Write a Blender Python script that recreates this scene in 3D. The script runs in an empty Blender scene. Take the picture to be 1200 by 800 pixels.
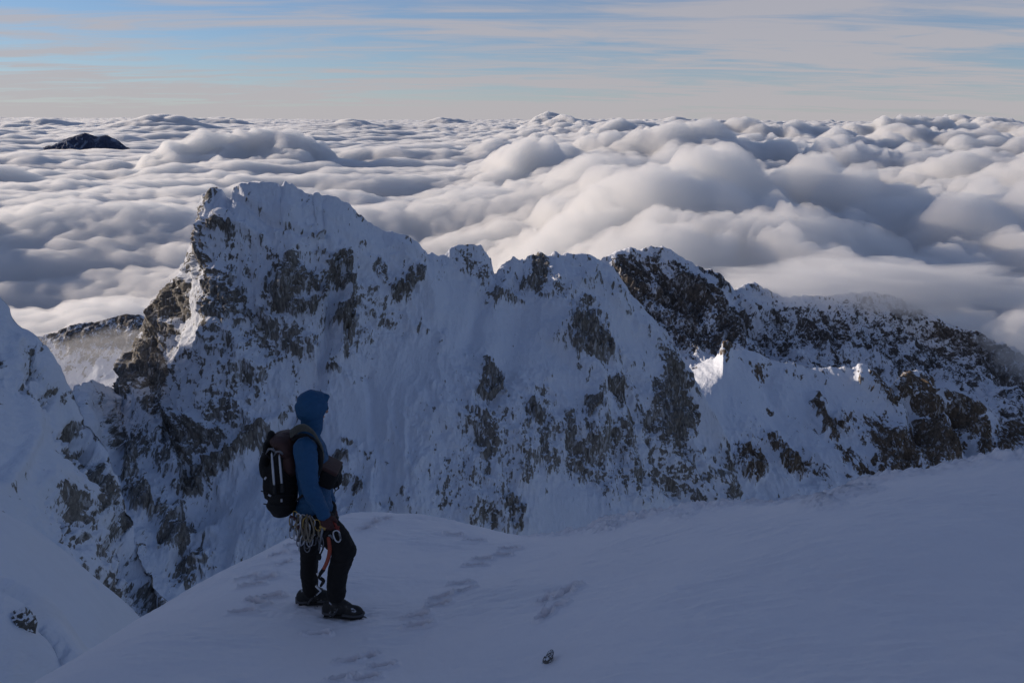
import bpy, math, random
import numpy as np
from mathutils import Vector
R = math.radians
random.seed(7)
scene = bpy.context.scene
col = scene.collection

# ------------------------------------------------------------------ camera
FPX, W0, H0 = 1000.0, 1200.0, 800.0
PITCH, ROLL = R(14.75), R(0.45)
cam_d = bpy.data.cameras.new('camera')
cam = bpy.data.objects.new('camera', cam_d); col.objects.link(cam)
cam_d.sensor_width = 36.0; cam_d.lens = 36.0*FPX/W0
cam_d.clip_start = 0.1; cam_d.clip_end = 400000.0
cam.rotation_euler = (R(90)-PITCH, ROLL, 0)
# roll about the viewing axis, applied in camera space
from mathutils import Matrix
Rm = Matrix.Rotation(R(90)-PITCH, 3, 'X') @ Matrix.Rotation(ROLL, 3, 'Z')
cam.rotation_euler = Rm.to_euler()
scene.camera = cam
RM = np.array(Rm)

def ray(px, py):
    d = RM @ np.array([(px-W0/2)/FPX, (H0/2-py)/FPX, -1.0])
    return d/d[1]                       # per metre of forward (Y) distance
def P(px, py, Y):
    return ray(px, py)*Y
def rays(px, py):
    a = np.stack([(px-W0/2)/FPX, (H0/2-py)/FPX, -np.ones_like(px)], -1) @ RM.T
    return a/a[..., 1:2]
def project(p):
    q = p @ RM
    w = np.where(-q[..., 2] > 1e-3, -q[..., 2], 1e-3)
    return W0/2 + q[..., 0]/w*FPX, H0/2 - q[..., 1]/w*FPX

# ------------------------------------------------------------------ tagging
def tag(o, label=None, cat=None, group=None, kind=None):
    if label: o['label'] = label
    if cat: o['category'] = cat
    if group: o['group'] = group
    if kind: o['kind'] = kind
    return o

# ------------------------------------------------------------------ noise
_rng = np.random.RandomState(11)
_perm = np.tile(_rng.permutation(256), 2).astype(np.int32)
_g = _rng.normal(size=(256, 3)); _g /= np.linalg.norm(_g, axis=1)[:, None]
_g = _g.astype(np.float32)
def perlin(x, y, z):
    x = np.asarray(x, np.float64); y = np.asarray(y, np.float64)+np.zeros_like(x); z = np.asarray(z, np.float64)+np.zeros_like(x)
    xi = np.floor(x); yi = np.floor(y); zi = np.floor(z)
    xf = (x-xi).astype(np.float32); yf = (y-yi).astype(np.float32); zf = (z-zi).astype(np.float32)
    xi = xi.astype(np.int64) & 255; yi = yi.astype(np.int64) & 255; zi = zi.astype(np.int64) & 255
    u = xf*xf*xf*(xf*(xf*6-15)+10); v = yf*yf*yf*(yf*(yf*6-15)+10); w = zf*zf*zf*(zf*(zf*6-15)+10)
    out = 0
    for a in (0, 1):
        A = _perm[(xi+a) & 255]; fu = u if a else 1-u
        for b in (0, 1):
            B = _perm[(A+yi+b) & 255]; fv = v if b else 1-v
            for c in (0, 1):
                g = _g[_perm[(B+zi+c) & 255]]; fw = w if c else 1-w
                out = out + fu*fv*fw*(g[..., 0]*(xf-a)+g[..., 1]*(yf-b)+g[..., 2]*(zf-c))
    return out*1.5
def fbm(x, y, z, octv=4, gain=.5):
    s = 0; a = 1.0; f = 1.0
    for i in range(octv):
        s = s + a*perlin(x*f+i*17.3, y*f-i*9.1, z*f+i*3.7); a *= gain; f *= 2.03
    return s
def ridged(x, y, z, octv=3, gain=.5):
    s = 0; a = 1.0; f = 1.0
    for i in range(octv):
        s = s + a*(1-2*np.abs(perlin(x*f+i*7.3, y*f+i*19.1, z*f-i*5.7))); a *= gain; f *= 2.1
    return s
def sstep(a, b, x):
    t = np.clip((x-a)/(b-a), 0, 1); return t*t*(3-2*t)

# ------------------------------------------------------------------ mesh from grid
def grid_mesh(name, V, mat, attrs=None, smooth=True, flip=False):
    nr, nc = V.shape[:2]
    idx = np.arange(nr*nc).reshape(nr, nc)
    a, b, c, d = idx[:-1, :-1], idx[:-1, 1:], idx[1:, 1:], idx[1:, :-1]
    q = np.stack([a, b, c, d] if not flip else [d, c, b, a], -1).reshape(-1, 4)
    me = bpy.data.meshes.new(name)
    me.vertices.add(nr*nc); me.vertices.foreach_set('co', V.reshape(-1).astype(np.float32))
    me.loops.add(q.size); me.loops.foreach_set('vertex_index', q.reshape(-1).astype(np.int32))
    me.polygons.add(len(q)); me.polygons.foreach_set('loop_start', np.arange(0, q.size, 4, dtype=np.int32))
    me.update(calc_edges=True)
    if smooth: me.polygons.foreach_set('use_smooth', np.ones(len(q), bool))
    for k, arr in (attrs or {}).items():
        at = me.attributes.new(k, 'FLOAT', 'POINT'); at.data.foreach_set('value', arr.reshape(-1).astype(np.float32))
    me.materials.append(mat)
    o = bpy.data.objects.new(name, me); col.objects.link(o)
    return o

# ------------------------------------------------------------------ materials
class N:
    def __init__(s, name):
        s.m = bpy.data.materials.new(name); s.m.use_nodes = True
        s.t = s.m.node_tree; s.t.nodes.clear()
        s.out = s.t.nodes.new('ShaderNodeOutputMaterial')
    def n(s, typ, **kw):
        x = s.t.nodes.new(typ)
        for k, v in kw.items():
            if k.startswith('_'): setattr(x, k[1:], v)
            else: s.put(x.inputs[int(k[1:]) if k[0] == 'i' and k[1:].isdigit() else k.replace('__', ' ')], v)
        return x
    def put(s, inp, v):
        if hasattr(v, 'bl_idname') and 'Socket' in v.bl_idname: s.t.links.new(v, inp)
        elif hasattr(v, 'outputs'): s.t.links.new(v.outputs[0], inp)
        else: inp.default_value = v
    def math(s, op, a, b=None, clamp=False):
        x = s.n('ShaderNodeMath', _operation=op, _use_clamp=clamp); s.put(x.inputs[0], a)
        if b is not None: s.put(x.inputs[1], b)
        return x.outputs[0]
    def noise(s, vec, scale, detail=5, rough=.5, **kw):
        x = s.n('ShaderNodeTexNoise'); x.inputs['Scale'].default_value = scale
        x.inputs['Detail'].default_value = detail; x.inputs['Roughness'].default_value = rough
        for k, v in kw.items(): x.inputs[k].default_value = v
        if vec is not None: s.put(x.inputs['Vector'], vec)
        return x.outputs[0]
    def mix(s, f, a, b):
        x = s.n('ShaderNodeMix', _data_type='RGBA'); s.put(x.inputs[0], f); s.put(x.inputs[6], a); s.put(x.inputs[7], b)
        return x.outputs[2]
    def ramp(s, f, pts):
        x = s.n('ShaderNodeValToRGB'); s.put(x.inputs[0], f)
        e = x.color_ramp.elements
        while len(e) < len(pts): e.new(.5)
        for k, (p, c) in enumerate(pts):
            e[k].position = p; e[k].color = c if len(c) == 4 else (*c, 1)
        return x.outputs[0]
def C(r, g, b): return (r, g, b, 1)
def simple(name, colr, rough=.6, metal=0, bump=0, bscale=50, var=.25, sheen=0):
    s = N(name)
    b = s.n('ShaderNodeBsdfPrincipled'); b.inputs['Roughness'].default_value = rough
    b.inputs['Metallic'].default_value = metal
    tc = s.n('ShaderNodeTexCoord').outputs['Object']
    nz = s.noise(tc, bscale*.3, 4)
    s.put(b.inputs['Base Color'], s.mix(nz, C(*[c*(1-var) for c in colr]), C(*[min(1, c*(1+var)) for c in colr])))
    if sheen: b.inputs['Sheen Weight'].default_value = sheen
    if bump:
        bp = s.n('ShaderNodeBump'); bp.inputs['Strength'].default_value = bump; bp.inputs['Distance'].default_value = .01
        s.put(bp.inputs['Height'], s.noise(tc, bscale, 5)); s.put(b.inputs['Normal'], bp)
    s.put(s.out.inputs[0], b); return s.m

def mountain_mat(name, fs, rock1, rock2, aniso=(1, .35, .35), tilt=0, snow=(.75, .79, .87), bumpd=1.0, k=2.3):
    """snow plastered over rock; 'rock' attribute = how much rock shows, fs = fleck frequency per metre"""
    s = N(name)
    co = s.n('ShaderNodeTexCoord').outputs['Object']
    mp = s.n('ShaderNodeMapping'); s.put(mp.inputs['Vector'], co)
    mp.inputs['Rotation'].default_value = (0, tilt, 0); mp.inputs['Scale'].default_value = aniso
    at = s.n('ShaderNodeAttribute', _attribute_name='rock').outputs['Fac']
    n1 = s.noise(mp, fs, 7, .62, Distortion=.6)
    n2 = s.noise(mp, fs*3.1, 5, .65, Distortion=.3)
    n3 = s.noise(co, fs*.35, 3, .5)
    nn = s.math('ADD', s.math('MULTIPLY', n1, .62), s.math('ADD', s.math('MULTIPLY', n2, .28), s.math('MULTIPLY', n3, .10)))
    v = s.math('ADD', s.math('MULTIPLY', at, 1.0), s.math('MULTIPLY', s.math('SUBTRACT', nn, .5), k*2.2))
    f = s.n('ShaderNodeMapRange', _interpolation_type='SMOOTHSTEP'); s.put(f.inputs[0], v)
    f.inputs[1].default_value = .47; f.inputs[2].default_value = .60
    mp2 = s.n('ShaderNodeMapping'); s.put(mp2.inputs['Vector'], co)
    mp2.inputs['Rotation'].default_value = (0, tilt*1.3, 0); mp2.inputs['Scale'].default_value = (aniso[0], aniso[1]*.55, aniso[2]*.55)
    nf = s.noise(mp2, fs*4.2, 4, .6, Distortion=.8)
    v2 = s.math('ADD', s.math('MULTIPLY', at, 1.05), s.math('MULTIPLY', s.math('SUBTRACT', nf, .5), 2.9))
    f2 = s.n('ShaderNodeMapRange', _interpolation_type='SMOOTHSTEP'); s.put(f2.inputs[0], v2)
    f2.inputs[1].default_value = .62; f2.inputs[2].default_value = .80; f2.inputs[4].default_value = .85
    f = s.math('MAXIMUM', f, f2)
    rn = s.noise(mp, fs*5, 6, .65)
    rc = s.mix(s.n('ShaderNodeMapRange', i0=rn, i1=.3, i2=.7), C(*rock1), C(*rock2))
    # a thin dusting keeps the rock from being one flat tone
    dust = s.math('MULTIPLY', s.n('ShaderNodeMapRange', i0=s.noise(mp, fs*2.6, 6, .6, Distortion=1.0), i1=.54, i2=.62), .45)
    rc = s.mix(dust, rc, C(*snow))
    sn = s.mix(s.noise(co, fs*1.3, 4), C(*[c*.94 for c in snow]), C(*snow))
    b = s.n('ShaderNodeBsdfPrincipled'); s.put(b.inputs['Base Color'], s.mix(f, sn, rc))
    b.inputs['Roughness'].default_value = .85; b.inputs['Specular IOR Level'].default_value = .2
    h = s.math('ADD', s.math('MULTIPLY', s.math('MULTIPLY', rn, f), 1.3),
               s.math('ADD', s.math('MULTIPLY', n2, 1.3), s.math('MULTIPLY', f, -.5)))
    bp = s.n('ShaderNodeBump'); bp.inputs['Strength'].default_value = .8; bp.inputs['Distance'].default_value = bumpd
    s.put(bp.inputs['Height'], h); s.put(b.inputs['Normal'], bp)
    s.put(s.out.inputs[0], b); return s.m

# ------------------------------------------------------------------ lofted mountains
def row_pts(pts, nu):
    a = np.array(pts, float)
    px = np.linspace(a[0, 0], a[-1, 0], nu)
    py = np.interp(px, a[:, 0], a[:, 1]); Y = np.interp(px, a[:, 0], a[:, 2])
    return rays(px, py)*Y[:, None]
def smooth1(a, w):
    if w < 2: return a
    k = np.hanning(w*2+3)[1:-1]; k /= k.sum()
    p = np.concatenate([np.repeat(a[:1], w, 0), a, np.repeat(a[-1:], w, 0)])
    return np.stack([np.convolve(p[:, i], k, 'valid') for i in range(3)], 1)
def catmull(rows, n):
    K = len(rows); L = [0.0]
    for i in range(K-1): L.append(L[-1]+float(np.mean(np.linalg.norm(rows[i+1]-rows[i], axis=1))))
    L = np.array(L); ts = np.linspace(0, L[-1], n); out = []
    ext = [2*rows[0]-rows[1]]+list(rows)+[2*rows[-1]-rows[-2]]
    for t in ts:
        i = min(int(np.searchsorted(L, t, 'right')-1), K-2); f = (t-L[i])/(L[i+1]-L[i])
        p0, p1, p2, p3 = ext[i], ext[i+1], ext[i+2], ext[i+3]
        out.append(.5*((2*p1)+(-p0+p2)*f+(2*p0-5*p1+4*p2-p3)*f*f+(-p0+3*p1-3*p2+p3)*f**3))
    return np.stack(out)
def normals(V):
    du = np.gradient(V, axis=1); dv = np.gradient(V, axis=0)
    n = np.cross(dv, du); n /= np.linalg.norm(n, axis=2)[..., None]+1e-9
    return n
def field(px, py, patches, pw=1.5):
    d = np.zeros_like(px)
    wx = 9*perlin(px/18, py/30, 0*px+3.3)+9*perlin(px/5, py/14, 0*px+8.3)+4*perlin(px/2.5, py/6, 0*px+18.3)
    wy = 9*perlin(px/22, py/26, 0*px+31.3)+8*perlin(px/6, py/11, 0*px+51.3)
    qx = px+wx; qy = py+wy
    for (cx, cy, rx, ry, ang, st) in patches:
        c, s_ = math.cos(R(ang)), math.sin(R(ang))
        x = (qx-cx)*c+(qy-cy)*s_; y = -(qx-cx)*s_+(qy-cy)*c
        e = np.exp(-((x/rx)**2+(y/ry)**2)**pw)
        d = np.maximum(d, st*e)
    return d
def seg_dist(px, py, pts):
    best = np.full_like(px, 1e9)
    for (x0, y0), (x1, y1) in zip(pts[:-1], pts[1:]):
        vx, vy = x1-x0, y1-y0
        t = np.clip(((px-x0)*vx+(py-y0)*vy)/(vx*vx+vy*vy), 0, 1)
        best = np.minimum(best, np.hypot(px-x0-t*vx, py-y0-t*vy))
    return best
def mountain(name, rows, back, mat, nu, nv, patches, folds, scale, rough_base=.25, base_dens=.12,
             amp=(1, 1, 1), crest_smooth=0, steep=.5, label=None, jag=1.0, nback=50, back_dens=.35, tiltg=.25, crest_jag=1.0):
    rr = [row_pts(r, nu) for r in rows]
    rr = [rr[0] if crest_smooth == 0 else smooth1(rr[0], crest_smooth)]+[smooth1(r, max(3, nu//60)) for r in rr[1:]]
    face = catmull(rr, nv)
    cr = rr[0]
    bk = [cr+np.array(b) for b in back][::-1]
    bk = catmull(bk+[cr], nback)[:-1]
    nb = len(bk)
    V = np.concatenate([bk, face])
    px, py = project(V)
    D = field(px, py, [p_ for p_ in patches if p_[5] > 0])
    S = np.clip(field(px, py, [(*p_[:5], -p_[5]) for p_ in patches if p_[5] < 0], 2.0), 0, 1) if any(p_[5] < 0 for p_ in patches) else np.zeros_like(D)
    D = D*(1-S)
    D[:nb] = back_dens
    D = D*(1+.35*perlin(px/5, py/11, 0*px+2.7))
    rough = np.clip(rough_base+D, 0, 1)*(1-.85*S)
    vi = np.arange(V.shape[0])[:, None]-nb
    wc = np.where(vi >= 0, .3*jag+(1-.3*jag)*sstep(0, nv*.10, vi), .3*jag+(1-.3*jag)*sstep(0, nback*.5, -vi))
    n = normals(V)
    if n[nb+nv//2, nu//2, 1] > 0: n = -n
    x, y, z = V[..., 0]/scale, V[..., 1]/scale, V[..., 2]/scale
    g1 = fbm(x*.9, y*.5, z*.5, 3)                       # big lumps
    lean = x+z*math.tan(tiltg)                            # ribs and runnels lean with the fall line
    g2 = ridged(lean*1.5+.5*g1, y*.45, z*.42+.4*g1, 3, .55)-.55
    g2b = ridged(lean*4.2+.7*g1, y*1.6, z*1.5+.5*g1, 3, .55)-.55
    g3 = fbm(x*11, y*7, z*7, 4, .6)
    g4 = ridged(x*22+g3, y*14, z*12, 2, .6)-.5
    bed = ridged((x*.55+z)*3.6+.8*g1, (x-z*.5)*.7, y*.9, 2, .55)-.5     # bedding steps across the face
    rg = np.clip(rough*1.5, 0, 1)
    disp = wc*(amp[0]*g1*scale*.16*(.35+.65*rough)+amp[1]*scale*(g2*.075*(.12+.88*rg)+g2b*.040*rg+bed*.030*rg)) \
        + (.3*jag+(1-.3*jag)*wc)*(amp[2]*g3*scale*.028*rough+amp[2]*g4*scale*.012*rough*rough)
    for pts, wd, am in folds:
        ds = seg_dist(px+6*perlin(px/30, py/30, 0*px), py, pts)
        disp = disp+np.where(vi >= 0, 1, 0)*wc*am*np.exp(-(ds/wd)**2)
    V2 = V+n*disp[..., None]
    near_c = np.exp(-(vi/(nv*.016))**2)*(jag > .5)
    sp_ = ridged(x*9, y*9, z*3, 3)-.5; gate = sstep(-.1, .35, perlin(x*1.7, y*1.7, z*0+5))
    V2[..., 2] += near_c*scale*.028*crest_jag*np.clip(sp_, -.6, 1.6)*(.3+.9*gate)
    n2 = normals(V2)
    st = 1-np.abs(n2[..., 2])
    base_st = 1-np.abs(n[..., 2])
    D = D+base_dens*(D >= 0)+steep*np.clip(st-base_st-.02, -.25, .5)*np.clip(rough*1.6, 0, 1)
    D = D-.25*S
    if len(patches): D = np.where(rough < rough_base+.02, np.minimum(D, .2+base_dens), D)
    o = grid_mesh(name, V2, mat, {'rock': D})
    tag(o, label, kind='structure')
    return o
SUN_E, SKY_E, EXPO, CLOUD_D = 4.95, .135, -.26, .019
CIRRUS, CIR_C = .95, (4.15, 3.9, 4.1)
# ------------------------------------------------------------------ the mountains
ROCK_A = ((.08, .073, .066), (.31, .29, .26))
mat_peak = mountain_mat('snow_and_limestone', .23, *ROCK_A, aniso=(1, .27, .27), tilt=R(14), bumpd=.9)
mat_left = mountain_mat('snow_and_limestone_near', .32, *ROCK_A, aniso=(1, .34, .34), tilt=R(20), bumpd=.45)
mat_mid = mountain_mat('snow_and_brown_rock', .15, (.06, .047, .036), (.21, .16, .115), aniso=(1, .45, .42), tilt=R(28), bumpd=1.0)
mat_far = mountain_mat('snow_and_dark_rock', .075, (.040, .037, .036), (.17, .15, .135), aniso=(1, .6, .6), tilt=R(20), bumpd=2.5)

# --- the big peak and the ridge running right from it
crest = [(60, 478, 330), (80, 462, 345), (96, 452, 360), (108, 446, 375), (118, 450, 390), (126, 456, 405), (135, 461, 430), (146, 463, 470), (151, 446, 498), (157, 422, 495), (166, 402, 492), (174, 385, 490), (181, 368, 486), (190, 352, 484), (202, 334, 482), (211, 322, 478), (219, 300, 474), (228, 270, 470),
         (236, 243, 466), (240, 230, 463), (247, 224, 461), (259, 223, 460), (265, 232, 460), (273, 238, 460), (275, 221, 460), (284, 217, 460), (300, 215, 461), (325, 215, 463), (330, 218, 464), (334, 214, 465),
         (340, 217, 466), (345, 221, 467), (352, 226, 468), (362, 229, 469), (368, 232, 470), (371, 228, 471), (377, 234, 472), (384, 231, 473), (396, 235, 475),
         (408, 242, 476), (420, 254, 478), (436, 268, 480), (448, 273, 482), (460, 275, 483), (476, 279, 485), (490, 287, 487), (500, 299, 490), (507, 297, 492), (513, 301, 493), (522, 299, 495), (527, 292, 497), (537, 288, 500), (548, 287, 502), (560, 289, 504), (570, 298, 506), (576, 307, 507), (580, 319, 508),
         (590, 309, 511), (602, 303, 514), (613, 307, 517), (619, 303, 519), (632, 301, 522), (644, 305, 524), (652, 298, 526), (672, 298, 530), (688, 300, 533), (700, 306, 535),
         (714, 314, 534), (724, 327, 531), (738, 346, 527), (752, 360, 522), (764, 376, 517), (780, 394, 510), (794, 414, 503), (808, 436, 496), (818, 452, 492), (832, 478, 484),
         (846, 502, 476), (854, 520, 472), (858, 545, 466), (856, 572, 459), (864, 600, 452)]
def at_rows(a, b):
    return None
rows_peak = [crest,
    [(60, 500, 315), (100, 478, 340), (143, 476, 430), (200, 380, 462), (235, 300, 436), (262, 285, 432), (345, 280, 442), (440, 315, 460), (540, 340, 475), (640, 345, 494), (720, 370, 500), (800, 465, 475), (864, 610, 440)],
    [(60, 530, 295), (100, 515, 320), (140, 505, 380), (200, 460, 415), (250, 400, 398), (345, 390, 405), (440, 400, 420), (540, 410, 435), (640, 420, 448), (740, 450, 448), (830, 540, 430), (866, 640, 420)],
    [(60, 610, 265), (130, 590, 315), (215, 560, 345), (300, 520, 352), (400, 510, 358), (520, 500, 375), (640, 510, 390), (760, 540, 396), (870, 680, 395)],
    [(60, 700, 240), (130, 680, 270), (215, 660, 295), (300, 640, 300), (400, 630, 305), (520, 620, 320), (640, 630, 335), (760, 650, 340), (875, 740, 350)],
    [(60, 820, 220), (400, 800, 265), (640, 800, 290), (885, 830, 310)]]
pp = [(138, 520, 9, 34, -25, 1.0), (128, 500, 7, 16, -25, .9), (150, 560, 16, 20, -20, .8), (165, 520, 16, 30, -25, .7), (120, 470, 14, 8, 20, .5), (158, 595, 12, 12, 0, 1.0), # cx, cy, rx, ry, angle, strength
    (231, 280, 7, 42, 8, 1.0), (245, 228, 5, 10, 0, .8), (243, 290, 9, 34, -6, .9), (203, 352, 16, 26, 25, 1.1), (190, 382, 17, 26, 25, 1.1), (172, 415, 18, 30, 25, 1.1), (158, 446, 14, 24, 25, 1.1),
    (188, 440, 17, 34, -25, .9), (262, 352, 21, 30, -28, 1.0), (278, 368, 14, 18, 10, .8), (336, 338, 17, 26, 12, 1.15), (352, 334, 14, 12, -10, .9), (400, 321, 10, 15, 0, 1.0), (376, 322, 6, 13, 12, .8), (371, 305, 5, 8, 0, .5),
    (379, 345, 5, 14, 25, 1.0), (352, 370, 14, 6, -10, .9), (403, 380, 9, 22, -32, 1.0), (394, 358, 6, 14, -20, .8), (483, 332, 12, 15, -20, 1.0), (470, 350, 12, 8, 0, .9), (448, 325, 7, 16, -20, .6), (500, 338, 6, 12, -15, .6),
    (262, 269, 12, 4, 38, .9), (366, 282, 9, 6, 15, .9), (386, 437, 11, 5, 5, .95), (434, 420, 12, 4, 15, .6), (410, 410, 20, 10, 0, .3), (425, 400, 16, 14, 0, .35),
    (290, 360, 3, 30, -14, .8), (305, 385, 3, 14, -10, .8), (315, 368, 4, 14, -20, .6),
    (220, 420, 22, 30, 0, .55), (255, 400, 14, 30, -25, .5), (300, 405, 45, 16, 5, .40), (330, 415, 22, 10, -20, .5), (230, 450, 25, 25, 0, .5), (280, 450, 40, 25, -20, .42), (330, 390, 25, 14, 0, .4),
    (350, 410, 25, 14, 0, .38), (290, 300, 40, 18, 20, .18), (320, 300, 30, 14, 0, .2), (420, 355, 35, 14, 20, .25), (455, 375, 30, 14, 20, .25),
    (262, 490, 40, 22, -35, .85), (235, 515, 26, 16, -30, .9), (208, 500, 13, 42, -28, .95), (185, 480, 12, 30, -30, .8), (255, 550, 40, 9, -30, 1.1), (225, 573, 18, 10, -25, 1.1), (297, 522, 16, 8, -25, 1.0),
    (222, 535, 10, 12, 0, 1.0), (200, 545, 20, 26, -20, .5), (240, 470, 30, 20, 0, .5),
    (206, 636, 26, 13, -22, 1.25), (190, 610, 22, 14, 20, .6), (162, 600, 12, 14, 0, 1.1), (235, 665, 22, 12, -30, .7), (214, 682, 14, 12, -30, .6),
    (508, 452, 10, 14, 20, 1.0), (578, 440, 12, 12, 40, 1.0), (574, 464, 13, 5, 5, .9), (608, 436, 11, 9, 30, .9), (628, 322, 11, 20, -5, 1.0), (548, 302, 18, 9, 10, .55), (563, 318, 10, 8, 0, .7), (578, 345, 6, 16, -10, .8), (600, 350, 14, 5, 0, .5),
    (645, 345, 24, 10, 10, .45), (690, 312, 14, 9, 30, .4), (718, 340, 12, 8, 40, .45), (683, 330, 12, 12, 0, .5), (680, 362, 12, 6, 0, .8), (684, 398, 16, 26, -35, 1.15), (700, 415, 14, 12, 0, .9), (695, 390, 10, 8, 0, .7), (668, 386, 6, 16, -30, .8),
    (690, 480, 9, 7, 0, 1.0), (725, 462, 7, 14, -20, 1.0), (740, 445, 18, 20, 0, .4), (756, 430, 10, 20, -10, .6), (790, 475, 26, 60, -8, .98), (775, 430, 20, 20, 0, .65), (808, 470, 12, 30, -10, .8), (745, 495, 14, 16, 0, .7),
    (680, 540, 18, 24, 0, .75), (624, 492, 8, 9, 0, .9), (615, 540, 60, 40, 0, .42), (700, 550, 60, 28, 0, .55), (790, 560, 40, 34, -20, .75), (812, 585, 34, 8, 50, 1.0), (855, 535, 6, 26, 0, 1.1), (840, 560, 12, 16, 0, .9), (838, 538, 16, 14, 0, .8), (845, 580, 13, 12, 0, 1.0),
    (565, 520, 26, 60, 0, .42), (585, 600, 16, 30, -10, .6), (602, 605, 6, 22, 0, 1.0), (540, 560, 20, 40, 0, .4), (635, 470, 35, 25, 0, .3), (660, 500, 40, 30, 0, .42), (560, 600, 20, 20, 0, .5), (730, 520, 50, 30, 0, .5), (760, 545, 30, 30, 0, .6),
    (408, 517, 11, 5, 20, 1.0), (394, 538, 12, 7, -35, .9), (418, 570, 6, 12, 30, 1.0), (404, 558, 10, 8, 0, .6), (452, 595, 7, 9, 0, .8), (410, 600, 10, 10, 0, .6),
    (550, 375, 75, 36, 25, -1), (610, 410, 36, 45, 0, -.8), (480, 440, 60, 45, -20, -.9), (430, 480, 50, 40, -30, -1), (330, 560, 110, 24, -40, -1), (360, 265, 60, 16, 20, -.6), (300, 260, 40, 12, 40, -.7), (440, 290, 40, 14, 30, -.6), (381, 400, 9, 60, 8, -1),
    (738, 400, 14, 50, -35, -.8), (828, 500, 10, 50, -15, -.7), (655, 440, 20, 40, -20, -.6), (620, 370, 50, 14, 0, -.8), (662, 606, 58, 44, 0, -1), (770, 598, 60, 14, 8, -1), (500, 320, 20, 8, 20, -.3), (460, 560, 20, 50, 0, -.7)]
pp = [(a, b, c, d, e, (1.25 if (a < 247 and b < 470 and f > .7) else f*(.88 if f > .85 else .45)) if f > 0 else f) for a, b, c, d, e, f in pp]
folds_peak = [([(392, 330), (384, 380), (376, 430), (350, 480), (300, 540)], 7, -5.0), ([(405, 340), (400, 380), (398, 420)], 7, 3.0), ([(277, 222), (286, 240), (305, 252), (320, 266), (345, 280)], 4, -3.0),
    ([(240, 240), (270, 262), (310, 285)], 6, 2.0), ([(330, 250), (345, 300), (330, 350)], 12, 3.0), ([(578, 322), (560, 370), (540, 430)], 10, -4.0), ([(470, 285), (500, 340), (510, 370)], 12, 4.0),
    ([(640, 310), (655, 350), (660, 400), (700, 450), (700, 520)], 14, 5.0), ([(610, 340), (600, 400), (570, 480)], 14, -4.0), ([(760, 385), (775, 440), (790, 520), (830, 590)], 12, 4.0), ([(727, 400), (745, 470), (760, 560)], 9, -3.0),
    ([(248, 260), (250, 330), (270, 400), (300, 440)], 10, 3.5), ([(215, 370), (235, 430), (240, 480)], 10, -3.0), ([(160, 455), (215, 585), (195, 660)], 10, 3.0), ([(290, 320), (305, 400)], 4, -2.0),
    ([(330, 520), (260, 590), (225, 620)], 14, -4.0), ([(200, 640), (250, 625)], 8, 4.0), ([(250, 545), (300, 520), (330, 490)], 8, 4.0), ([(430, 440), (440, 520), (450, 590)], 6, -2.0), ([(470, 500), (475, 600)], 5, 1.5), ([(455, 520), (460, 600)], 4, -1.5)]
rows_peak[0] = [(a, b, c+(max(0, 236-a)*.62 if a > 148 else 0)) for a, b, c in crest]
rows_peak[1] = [(a, b, c+(24 if a == 200 else 0)) for a, b, c in rows_peak[1]]
mountain('mountain_peak', rows_peak, [(0, 10, -16), (10, 120, -190), (40, 500, -700)], mat_peak, 1150, 720, pp, folds_peak, 60.0,
         rough_base=.30, base_dens=.085, amp=(1.1, 1.25, 1.7), steep=1.25, label='jagged snow plastered limestone peak with a long ridge')

# --- the near slope on the left; carried on upward beyond the frame to cast shade
lc = [(-1700, -900, 190), (-1150, -560, 200), (-760, -260, 205), (-420, 20, 205), (-190, 190, 205), (-80, 278, 205), (-20, 325, 204), (0, 340, 204), (6, 350, 204), (14, 362, 204), (15, 368, 203), (17, 373, 202), (27, 384, 201), (44, 394, 200), (57, 408, 200), (68, 425, 200), (78, 442, 200),
      (88, 460, 200), (98, 482, 199), (106, 496, 198), (118, 510, 196), (127, 526, 194), (134, 548, 190), (144, 574, 186), (152, 596, 182), (160, 610, 178), (163, 632, 174), (172, 650, 170), (184, 668, 166), (192, 690, 160), (199, 716, 152), (204, 760, 146)]
rl = [lc,
    [(-1700, -700, 150), (-760, -100, 160), (-190, 300, 172), (0, 425, 178), (60, 480, 180), (105, 545, 178), (140, 600, 170), (165, 650, 162), (190, 700, 152), (206, 780, 142)],
    [(-1700, -300, 100), (-760, 100, 115), (-190, 430, 132), (0, 520, 142), (60, 565, 146), (110, 620, 146), (160, 680, 144), (210, 800, 136)],
    [(-1700, 200, 60), (-760, 400, 75), (-190, 560, 96), (0, 610, 112), (60, 660, 118), (120, 710, 120), (214, 830, 126)],
    [(-1500, 700, 30), (-760, 750, 45), (-190, 740, 70), (0, 740, 84), (120, 800, 92), (220, 900, 100)]]
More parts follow.
